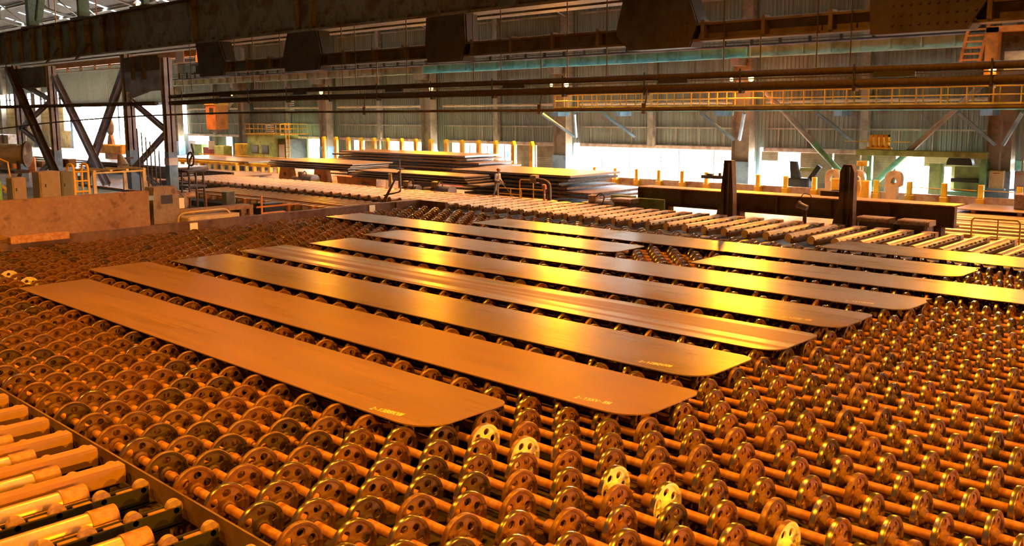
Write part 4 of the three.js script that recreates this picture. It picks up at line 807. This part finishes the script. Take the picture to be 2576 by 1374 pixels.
stack('stacked_plate', 'brown steel plate', 'heap behind the right lattice column', -104, -80, -40, -42.8, FLOOR + .1, 5, .22, 2.5, 'slabDark', 'slab');
// trestles
for (const [x, l] of [[-69.6, 'orange trapezoid trestle under the plate pile, left one'], [-64.4, 'orange trapezoid trestle under the plate pile, right one'], [-59.8, 'dark trestle under the right end of the plate pile']]) {
  const t = thing('trestle', l, 'trestle', null, [x, FLOOR, -44.5]);
  part(t, 'frame', extr([[-1.1, 0], [1.1, 0], [.75, 1.3], [-.75, 1.3]], .5).translate(0, 0, -.25), x === -59.8 ? M.slabDark : M.orange); part(t, 'eye', uvm(new THREE.TorusGeometry(.13, .04, 6, 12).translate(0, .75, .26)), M.girderBrown);
}
{ const t = thing('orange_bin', 'orange steel bin with two openings under the plate stack', 'bin', null, [-56.5, FLOOR, -42.6]); part(t, 'body', extr([[-2.4, 0], [2.2, 0], [2.3, 1.1], [-2.6, 1.15]], .9).translate(0, 0, -.45), M.orange); for (const x of [.3, 1.1]) part(t, 'opening', CB(x - .3, x + .3, .5, .85, .45, .5, .02), M.flashing);
  solo('grey_tank', CB(-52.2, -48.2, FLOOR, .1, -43.0, -42.5, .1), M.greySteel, 'grey sheet tank behind the yellow marker post', 'tank'); }
// yellow tables with steel on them
{
  let n = 0;
  for (const [x0, x1, z, l] of [[-101, -87.6, -50, 'long yellow cooling table with square openings, left of the plate pile'], [-86.6, -80.5, -50.5, 'short yellow table beam right of the long yellow table']]) {
    const t = thing('yellow_table', l, 'table', null, [x0, FLOOR, z]); const w = x1 - x0;
    part(t, 'top_rail', CB(0, w, .55, .85, -.15, .2, .03), M.brightYellow); const k = Math.round(w / 1.55); for (let i = 0; i <= k; i++) part(t, 'leg', B(w * i / k - .15, w * i / k + .15, 0, .55, -.15, .2), M.brightYellow);
    part(t, 'rear_rail', CB(0, w, .55, .85, -5.2, -4.9, .03), M.brightYellow); for (let i = 0; i <= k; i += 3) part(t, 'cross_rail', B(w * i / k - .12, w * i / k + .12, .6, .82, -4.9, -.15), M.brightYellow);
  }
  solo('stacked_plate', CB(-104, -85.5, -.24, -.1, -55.5, -50.1, .02), M.slab, 'wide pale steel plate lying on the long yellow table', 'steel plate');
  solo('stacked_plate', CB(-98, -77, -.98, -.86, -47.5, -44, .02), M.slab, 'tan steel plate on the floor in front of the yellow tables', 'steel plate');
  solo('stacked_plate', CB(-78, -73.5, -.98, -.9, -43.5, -41.2, .02), M.slab, 'tan steel plate on the floor just behind the far roller table', 'steel plate');
}
// green control cabin with yellow rail on its roof
{
  const t = thing('control_cabin', 'lime green control cabin with yellow roof railing', 'cabin', null, [-97.7, FLOOR, -60.5]);
  part(t, 'body', CB(-2.9, 2.9, .6, 3.4, -1.8, 1.6, .04), M.lime); part(t, 'side_annex', B(2.9, 4.6, .2, 2.9, -1.8, 1.0), M.greyGreen);
  for (const x of [-1.1, 1.1]) { const w = part(t, 'window', CB(x - .75, x + .75, 1.2, 2.2, 1.6, 1.66, .02), M.greyGreen); part(w, 'pane', B(x - .62, x + .62, 1.3, 2.1, 1.66, 1.68), M.glass); }
  part(t, 'door', CB(3.1, 4.3, .3, 2.3, 1.0, 1.06, .02), M.white, 'pale door'); part(t, 'roof_slab', B(-3.1, 4.8, 3.4, 3.55, -2, 1.8), M.yellow);
  for (const y of [4.1, 4.65]) { part(t, 'roof_rail', P(V(-3, y, 1.7), V(4.6, y, 1.7), .05, 6), M.yellow); part(t, 'roof_rail', P(V(4.6, y, 1.7), V(4.6, y, -1.9), .05, 6), M.yellow); part(t, 'roof_rail', P(V(-3, y, -1.9), V(4.6, y, -1.9), .05, 6), M.yellow); }
  for (let i = 0; i <= 8; i++) { part(t, 'rail_post', P(V(-3 + i * .95, 3.55, 1.7), V(-3 + i * .95, 4.65, 1.7), .05, 6), M.yellow); part(t, 'rail_post', P(V(-3 + i * .95, 3.55, -1.9), V(-3 + i * .95, 4.65, -1.9), .04, 6), M.yellow); }
  part(t, 'ladder', mg([P(V(4.9, 0, 1.2), V(4.9, 4.8, 1.2), .06, 6), P(V(5.6, 0, 1.2), V(5.6, 4.8, 1.2), .06, 6), ...[1, 1.5, 2, 2.5, 3, 3.5, 4, 4.5].map((y) => P(V(4.9, y, 1.2), V(5.6, y, 1.2), .04, 6))]), M.yellow); part(t, 'base', B(-2.9, 2.9, 0, .6, -1.8, 1.6), M.lime);
  solo('yellow_cabinet', CB(-105.6, -101.4, FLOOR, 1.08, -61.6, -60, .05), M.brightYellow, 'big plain yellow cabinet left of the green cabin', 'cabinet');
  solo('lime_cabinet', CB(-118.6, -115.9, FLOOR, .75, -62, -61, .04), M.lime, 'lime green cabinet beside the bright doorway', 'cabinet');
  solo('lime_cabinet', CB(-109.6, -107.2, FLOOR, .75, -60.6, -59.4, .04), M.lime, 'lime green cabinet between the doorway and the yellow cabinet', 'cabinet');
  solo('red_cabinet', CB(-113.6, -111.4, FLOOR, .45, -61, -60, .04), M.redBox, 'dull red cabinet between the two lime green cabinets', 'cabinet');
  solo('notice_board', CB(-112, -110.5, .2, 1.3, -60, -59.9, .03), M.cream, 'cream notice board above the red cabinet', 'board');
  const y = thing('yard_rail', 'thin yellow railing in front of the yellow cabinet and green cabin', 'railing', null, [-106, FLOOR, -57]); for (const h of [.5, .95]) part(y, 'rail', P(V(-3, h, 0), V(22, h, 0), .05, 6), M.yellow); for (let x = -3; x <= 22; x += 2.5) part(y, 'post', P(V(x, 0, 0), V(x, .95, 0), .05, 6), M.yellow);
  solo('lime_cabinet', CB(-84.2, -82.6, FLOOR, .35, -62, -61, .04), M.lime, 'small lime green cabinet behind the second yellow stanchion', 'cabinet');
  solo('lime_cabinet', CB(-72.2, -69.9, FLOOR, .6, -62.2, -61, .04), M.lime, 'lime green cabinet at the left edge of the blue tarpaulins', 'cabinet');
  // louvred bright windows above the cabin
  for (const [x, y, w, h] of [[-104.6, 1.9, 2.0, 1.5], [-99.5, 4.9, 1.6, 1.7], [-92.9, 5.3, 1.8, .9]]) { const t = thing('louvre_window', `small louvred window glowing with daylight above the ${x < -104 ? 'yellow cabinet' : x < -99 ? 'green cabin roof' : 'green cabin at its right end'}`, 'window', null, [x, y, -64.6]); part(t, 'frame', mg([B(-w / 2 - .08, w / 2 + .08, -.08, 0, 0, .12), B(-w / 2 - .08, w / 2 + .08, h, h + .08, 0, .12), B(-w / 2 - .08, -w / 2, 0, h, 0, .12), B(w / 2, w / 2 + .08, 0, h, 0, .12)]), M.greySteel); const k = Math.round(h / .25); for (let i = 0; i < k; i++) part(t, 'louvre', bar(V(-w / 2, h * (i + .5) / k, .06), V(w / 2, h * (i + .5) / k, .06), .14, .03), M.white); }
}
// right part of the yard: green beam with yellow clamp, jib stands, machine
{
  const g = thing('green_beam', 'lime green box beam across the wall at the right', 'beam', null, [-22.6, 0, -62.3]);
  part(g, 'beam', CB(-4.3, 4.0, 1.72, 2.12, -.35, .35, .03), M.oliveGreen); for (const x of [-3.4, 3.8]) part(g, 'post', B(x - .15, x + .15, FLOOR, 1.72, -.15, .15), M.green);
  const c = thing('yellow_clamp', 'yellow clamp frame with outstretched arms on top of the green beam', 'clamp', null, [-25.4, 2.17, -62.3]);
  for (const x of [-.55, -.2, .15, .5]) part(c, 'plate', CB(x - .1, x + .1, .05, .95, -.25, .25, .03), M.yellow); part(c, 'base', CB(-.85, .75, 0, .12, -.3, .3, .02), M.yellow); part(c, 'arm', mg([B(-2.4, -.6, .45, .52, -.05, .05), B(.5, 2.0, .45, .52, -.05, .05), bar(V(-.9, .5, 0), V(-.6, .68, 0), .06)]), M.yellow); part(c, 'top_tie', B(-.65, .6, .8, .95, -.2, .2), M.orange);
  const jib = (x, z, s, l, m = 'beige') => { const t = thing('jib_stand', l, 'stand', null, [x, FLOOR, z]); { const f = new THREE.Shape(); f.moveTo(-.55 * s, 0); f.lineTo(-.6 * s, 2.1 * s); f.quadraticCurveTo(-.55 * s, 2.75 * s, .1 * s, 2.75 * s); f.quadraticCurveTo(.75 * s, 2.75 * s, .72 * s, 2.0 * s); f.lineTo(.68 * s, 1.55 * s); f.lineTo(.35 * s, 1.45 * s); f.lineTo(.3 * s, .3 * s); f.lineTo(.2 * s, 0); f.closePath(); const o = new THREE.Path(); o.moveTo(-.15 * s, 1.75 * s); o.quadraticCurveTo(-.1 * s, 2.3 * s, .2 * s, 2.25 * s); o.lineTo(.35 * s, 1.85 * s); o.lineTo(.1 * s, 1.6 * s); o.closePath(); f.holes.push(o); part(t, 'column', uvm(new THREE.ExtrudeGeometry(f, { depth: .34, bevelEnabled: true, bevelSize: .06, bevelThickness: .06, bevelSegments: 2, curveSegments: 8 }).translate(0, 0, -.17)), M[m]); } part(t, 'foot', CB(-.8 * s, .6 * s, 0, .15, -.4, .4, .03), M[m]); };
  jib(-27.4, -59.7, .7, 'cream looped welding stand behind the second guide post'); jib(-25.7, -59.6, .7, 'cream looped welding stand with yellow box, middle of three'); jib(-23.3, -59.6, .72, 'cream looped welding stand against the bright opening, rightmost of three');
  solo('yellow_box', CB(-27.0, -26.4, FLOOR, .35, -58.9, -58.5, .06), M.yellow, 'yellow machine box between the two left welding stands', 'box'); solo('yellow_box', CB(-25.2, -24.4, FLOOR, .3, -58.9, -58.4, .06), M.yellow, 'yellow machine box beside the middle welding stand', 'box'); solo('small_yellow_box', mg([CB(-26.0, -25.3, 1.1, 1.45, -60.5, -60.1, .05), P(V(-25.7, FLOOR, -60.3), V(-25.7, 1.1, -60.3), .08, 6)]), M.yellow, 'small yellow box above the middle welding stand', 'box');
  solo('blue_cloth', CB(-24.6, -23.9, FLOOR, .4, -61.5, -61.3, .08), M.tarpBlue, 'pale blue sheet hanging between the welding stands', 'sheet');
  const p = thing('bent_pipe_rack', 'white bent pipe rack beside the middle welding stand', 'frame', null, [-24.9, FLOOR, -57.9]); p.scale.setScalar(.75); part(p, 'pipe', tube([V(-1.2, 2.7, 0), V(-.5, 2.75, 0), V(-.4, 2.2, 0), V(.1, 2.2, 0), V(.3, 1.2, 0), V(.1, 0, 0)], .06, 40, 7), M.white); part(p, 'pipe', tube([V(-.6, 2.3, 0), V(-.8, 1.6, 0), V(-.5, .4, 0)], .05, 20, 6), M.white);
  solo('scrap_heap', uvm(new THREE.IcosahedronGeometry(.6, 2).scale(1.2, .75, .8).translate(-25.9, FLOOR + .4, -57.0)), M.machine, 'dark oily lump at the foot of the middle welding stand', 'scrap');
  const r = thing('green_machine', 'dark green press frame in front of the shutters at the right', 'machine', null, [-20.75, FLOOR, -63.4]);
  part(r, 'side', B(-1.6, -.9, 0, 2.35, -.4, .4), M.oliveGreen); part(r, 'side', B(1.5, 1.9, 0, 2.5, -.4, .4), M.green); part(r, 'back', B(-.2, 1.5, .5, 2.2, -.3, -.2), M.oliveGreen); part(r, 'ram', CB(-.3, 1.5, 1.2, 1.45, -.2, .2, .04), M.machine); part(r, 'table', CB(-.4, 1.6, .35, .6, -.4, .5, .04), M.green); part(r, 'fan_hood', uvm(new THREE.CylinderGeometry(.8, .8, .5, 16, 1, false, 0, Math.PI).rotateX(Math.PI / 2).rotateZ(Math.PI / 2).translate(.2, 2.3, 0)), M.machine);
  for (const [x, y, l] of [[-18.2, .35, 'cream control box on the column at the right, larger one'], [-16.9, .35, 'narrow grey control box on the column at the right edge']]) { const t = thing('control_box', l, 'box', null, [x, y, -63.02]); part(t, 'body', CB(-.42 + (x > -17 ? .15 : 0), .42, -.5, .6, -.2, .2, .04), x > -17 ? M.greySteel : M.cream); part(t, 'label', B(-.2, .2, .42, .47, .2, .21), M.redBox); part(t, 'conduit', P(V(.1, .6, 0), V(.1, 4.0, 0), .06, 6), M.girt); part(t, 'shelf', B(-.5, .5, -.62, -.5, -.3, .2), M.blueSteel); }
  solo('door_head', B(-18.0, -15.2, 1.0, 1.5, -64.9, -64.6), M.green, 'green beam over the small bright door at the right edge', 'beam');
  const pl = solo('floor_plate', CB(-18.2, -12, FLOOR + .25, FLOOR + .33, -58.6, -55.4, .02), M.slab, 'pale steel plate lying on supports on the floor at the right', 'steel plate'); for (const x of [-17.2, -14.8, -12.6]) part(pl, 'support', B(x - .12, x + .12, FLOOR, FLOOR + .25, -58.4, -55.6), M.flashing);
  solo('purple_crate', mg([CB(-15.4, -14.0, FLOOR + .33, .1, -57.6, -56.6, .05), B(-15.0, -14.4, .1, 1.2, -57.4, -56.8)]), M.slabDark, 'dark crate on the pale steel plate at the right edge', 'crate');
  for (let i = 0; i < 9; i++) solo('floor_plank', CB(-34 + i * .1, -9 + i * .2, FLOOR, FLOOR + .06 + .015 * (i % 3), -53.0 - i * .82, -52.3 - i * .82, .015), i % 3 === 1 ? M.flashing : M.floor, `long flat board on the floor behind the red line, ${ordinal(i + 1)} from the line`, 'board', 'floor boards behind the red line');
  for (let i = 0; i < 4; i++) solo('floor_rail', CB(-16.6, 1, FLOOR, FLOOR + .18, -49.9 + i * 1.35, -49.5 + i * 1.35, .02), i === 2 ? M.cream : M.beige, `low cream bar on the floor at the right, ${ordinal(i + 1)} from the red line`, 'bar', 'low bars on the floor');
  const fk = thing('excavator', 'dark machine silhouetted at the edge of the bright opening', 'machine', null, [-31.6, FLOOR, -63.2]); part(fk, 'body', CB(-.8, 1.0, 0, 1.0, -.5, .5, .1), M.machine); part(fk, 'mast', extr([[-.5, 1], [.2, 1], [-.1, 2.2], [-.6, 2.2]], .3), M.machine); part(fk, 'arm', bar(V(.9, .9, 0), V(1.6, 1.9, 0), .35, .3), M.machine); part(fk, 'bar', B(.1, 1.4, 1.5, 1.75, -.1, .1), M.oliveGreen);
}
// machines at the far left beyond the columns
{
  const t = thing('long_rack', 'brown slatted side of a railway wagon beyond the lattice columns', 'rack', null, [-152, FLOOR, -45.5]);
  part(t, 'body', B(-12, 14, .8, 3.2, -1.2, 1.2), M.flashing); for (let x = -12; x <= 14; x += 2.2) part(t, 'post', B(x - .12, x + .12, .6, 3.3, 1.2, 1.4), M.brownPlate); for (const x of [-9, -5, 7, 11]) part(t, 'bogie', CB(x - 1, x + 1, 0, .8, -1, 1, .1), M.machine);
  stackBars();
  function stackBars() { for (let i = 0; i < 5; i++) solo('bar_bundle', CB(-140 + i * 3, -114 + i * 1, FLOOR, FLOOR + .5 + .1 * i, -38 - i * 1.1, -37.1 - i * 1.1, .05), i % 2 ? M.slab : M.apron, `long bundle of orange-lit bars behind the crossed braces, ${ordinal(i + 1)} from the front`, 'bars', 'bar bundles behind the braces'); }
  solo('orange_machine', mg([CB(-120, -104, FLOOR, .5, -36, -33.5, .2), CB(-112, -106, .5, 1.0, -35.5, -34, .2)]), M.orange, 'low orange machine bed behind the crossed braces', 'machine');
  const s = thing('far_railing', 'white far railing with dark posts at the left edge', 'railing', null, [-192, FLOOR, -46]); for (const y of [1, 1.8, 2.6]) part(s, 'rail', P(V(-25, y, 0), V(22, y, 0), .09, 6), M.white); for (let x = -24; x <= 22; x += 3.4) part(s, 'post', B(x - .2, x + .2, 0, 2.8, -.15, .15), M.greySteel);
  solo('yellow_sign', CB(-197, -192, 2.8, 4.4, -64.92, -64.6, .1), M.yellow, 'orange sign plate on the pale yellow wall at the left', 'sign');
}

// ---------------------------------------------------------------- the worker
{
  const bones = [], J = {
    hipL: [.0, .93, .1], hipR: [.0, .93, -.1], kneeL: [.06, .50, .13], kneeR: [.04, .5, -.14], ankL: [.02, .09, .14], ankR: [.2, .13, -.15], toeL: [-.17, .035, .15], toeR: [.03, .045, -.16],
    pel: [0, .97, 0], waist: [-.0, 1.1, 0], chest: [-.04, 1.32, 0], neck: [-.07, 1.47, 0], head: [-.11, 1.62, 0], shL: [-.04, 1.40, .19], shR: [-.04, 1.40, -.19], elL: [-.06, 1.14, .25], elR: [-.02, 1.12, -.25], wrL: [-.27, 1.0, .12], wrR: [-.29, .96, -.09] };
  const b = (p, q, r0, r1) => bones.push([V(...J[p]), V(...J[q]), r0, r1]);
  b('hipL', 'kneeL', .088, .062); b('kneeL', 'ankL', .062, .045); b('ankL', 'toeL', .045, .038); b('hipR', 'kneeR', .088, .062); b('kneeR', 'ankR', .062, .045); b('ankR', 'toeR', .045, .038);
  b('hipL', 'hipR', .11, .11); b('pel', 'waist', .14, .13); b('waist', 'chest', .13, .15); b('chest', 'neck', .12, .06); b('neck', 'head', .055, .075); b('shL', 'shR', .075, .075); b('shL', 'elL', .062, .046); b('elL', 'wrL', .046, .033); b('shR', 'elR', .062, .046); b('elR', 'wrR', .046, .033);
  // hands: palm and five fingers
  const hand = (w, d, s, curl) => { const dir = V(...d).normalize(), side = V(0, 0, s), W = V(...J[w]); const palm = W.clone().addScaledVector(dir, .085); bones.push([W, palm, .03, .034]); const dn = V(0, -1, 0);
    for (let i = 0; i < 4; i++) { const o = palm.clone().addScaledVector(side, (i - 1.5) * .02), len = [.062, .072, .068, .052][i]; const k = o.clone().addScaledVector(dir, len * .5); const e = k.clone().addScaledVector(dir, len * .5 * (1 - curl)).addScaledVector(dn, len * curl); bones.push([o, k, .010, .0095], [k, e, .0095, .008]); }
    const th = W.clone().addScaledVector(dir, .035).addScaledVector(side, -.03); bones.push([th, th.clone().addScaledVector(dir, .05).addScaledVector(dn, .02), .012, .009]); };
  hand('wrL', [-.8, -.35, -.3], 1, .7); hand('wrR', [-.8, -.4, .2], 1, .7);
  const smin = (a, c, k) => { const h = Math.max(k - Math.abs(a - c), 0) / k; return Math.min(a, c) - h * h * k * .25; };
  const pa = V(0, 0, 0), ba = V(0, 0, 0);
  const sd = (p) => { let d = 9; for (const [A, C, r0, r1] of bones) { ba.subVectors(C, A); pa.subVectors(p, A); const h = clamp01(pa.dot(ba) / ba.lengthSq()); const e = pa.addScaledVector(ba, -h).length() - (r0 + (r1 - r0) * h); d = smin(d, e, Math.min(.05, r0 * .9)); }
    // skull, nose, ears
    pa.set(p.x + .115, (p.y - 1.63) * .8, p.z); d = smin(d, pa.length() - .092, .03); pa.set(p.x + .207, p.y - 1.615, p.z); d = smin(d, pa.length() - .016, .02); for (const s of [-1, 1]) { pa.set(p.x + .1, p.y - 1.62, p.z - s * .094); d = smin(d, pa.length() - .02, .012); } return d; };
  const res = 104, S = 1.86, mc = new MarchingCubes(res, M.white, false, false, 120000); mc.isolation = 0;
  const q = V(0, 0, 0), c0 = V(-.06, .9, 0); let at = 0;
  for (let z = 0; z < res; z++) for (let y = 0; y < res; y++) for (let x = 0; x < res; x++) { q.set((x / res - .5) * S + c0.x, (y / res - .5) * S + c0.y, (z / res - .5) * S + c0.z); mc.field[at++] = Math.abs(q.z) > .45 || q.x < -.6 || q.x > .5 ? -1 : -sd(q); }
  mc.update();
  const n = mc.count, pos = new Float32Array(n * 3), nor = new Float32Array(n * 3), col = new Float32Array(n * 3);
  for (let i = 0; i < n; i++) { for (let k = 0; k < 3; k++) { pos[i * 3 + k] = mc.positionArray[i * 3 + k] * S / 2 + [c0.x, c0.y, c0.z][k]; nor[i * 3 + k] = mc.normalArray[i * 3 + k]; }
    const x = pos[i * 3], y = pos[i * 3 + 1], z = pos[i * 3 + 2]; let c = [.62, .64, .62];                                         // grey shirt
    if (y < 1.0) c = [.28, .33, .34]; if (y >= .92 && y < 1.04 && Math.abs(z) < .21) c = [.16, .075, .03]; if (y < .1) c = [.05, .04, .035];     // trousers, belt, boots
    if (y > 1.49) c = [.5, .28, .19]; if (x < -.285 && y < 1.1) c = [.5, .28, .19];                                 // skin
    if (y > 1.6 && y < 1.66 && x < -.175 && Math.abs(Math.abs(z) - .035) < .014) c = [.03, .02, .02]; if (y > 1.555 && y < 1.568 && x < -.18 && Math.abs(z) < .03) c = [.3, .1, .08]; if (y > 1.6 && x > -.06) c = [.03, .025, .02];   // eyes, mouth, hair
    col.set(c, i * 3); }
  const g = new THREE.BufferGeometry(); g.setAttribute('position', new THREE.BufferAttribute(pos, 3)); g.setAttribute('normal', new THREE.BufferAttribute(nor, 3)); g.setAttribute('color', new THREE.BufferAttribute(col, 3));
  const t = thing('person', 'worker in grey shirt and orange helmet behind the far roller table with a rod', 'person', null, [-38.75, -.235, -39.15]); t.rotation.y = Math.PI + .2;
  part(t, 'body', g, new THREE.MeshStandardMaterial({ vertexColors: true, roughness: .8 }));
  part(t, 'helmet', mg([uvm(new THREE.SphereGeometry(.125, 18, 10, 0, Math.PI * 2, 0, Math.PI * .5).scale(1.12, 1.05, 1).translate(-.105, 1.67, 0)), uvm(new THREE.CylinderGeometry(.155, .16, .018, 20).scale(1.15, 1, .95).translate(-.125, 1.675, 0))]), M.orange, 'orange safety helmet');
  const rod = solo('long_rod', P(V(-38.48, .8, -39.12), V(-37.35, -.22, -39.25), .018, 6), M.greySteel, 'long thin rod in the hand of the worker, slanting down to the right', 'rod');
}

renderer.render(scene, camera);
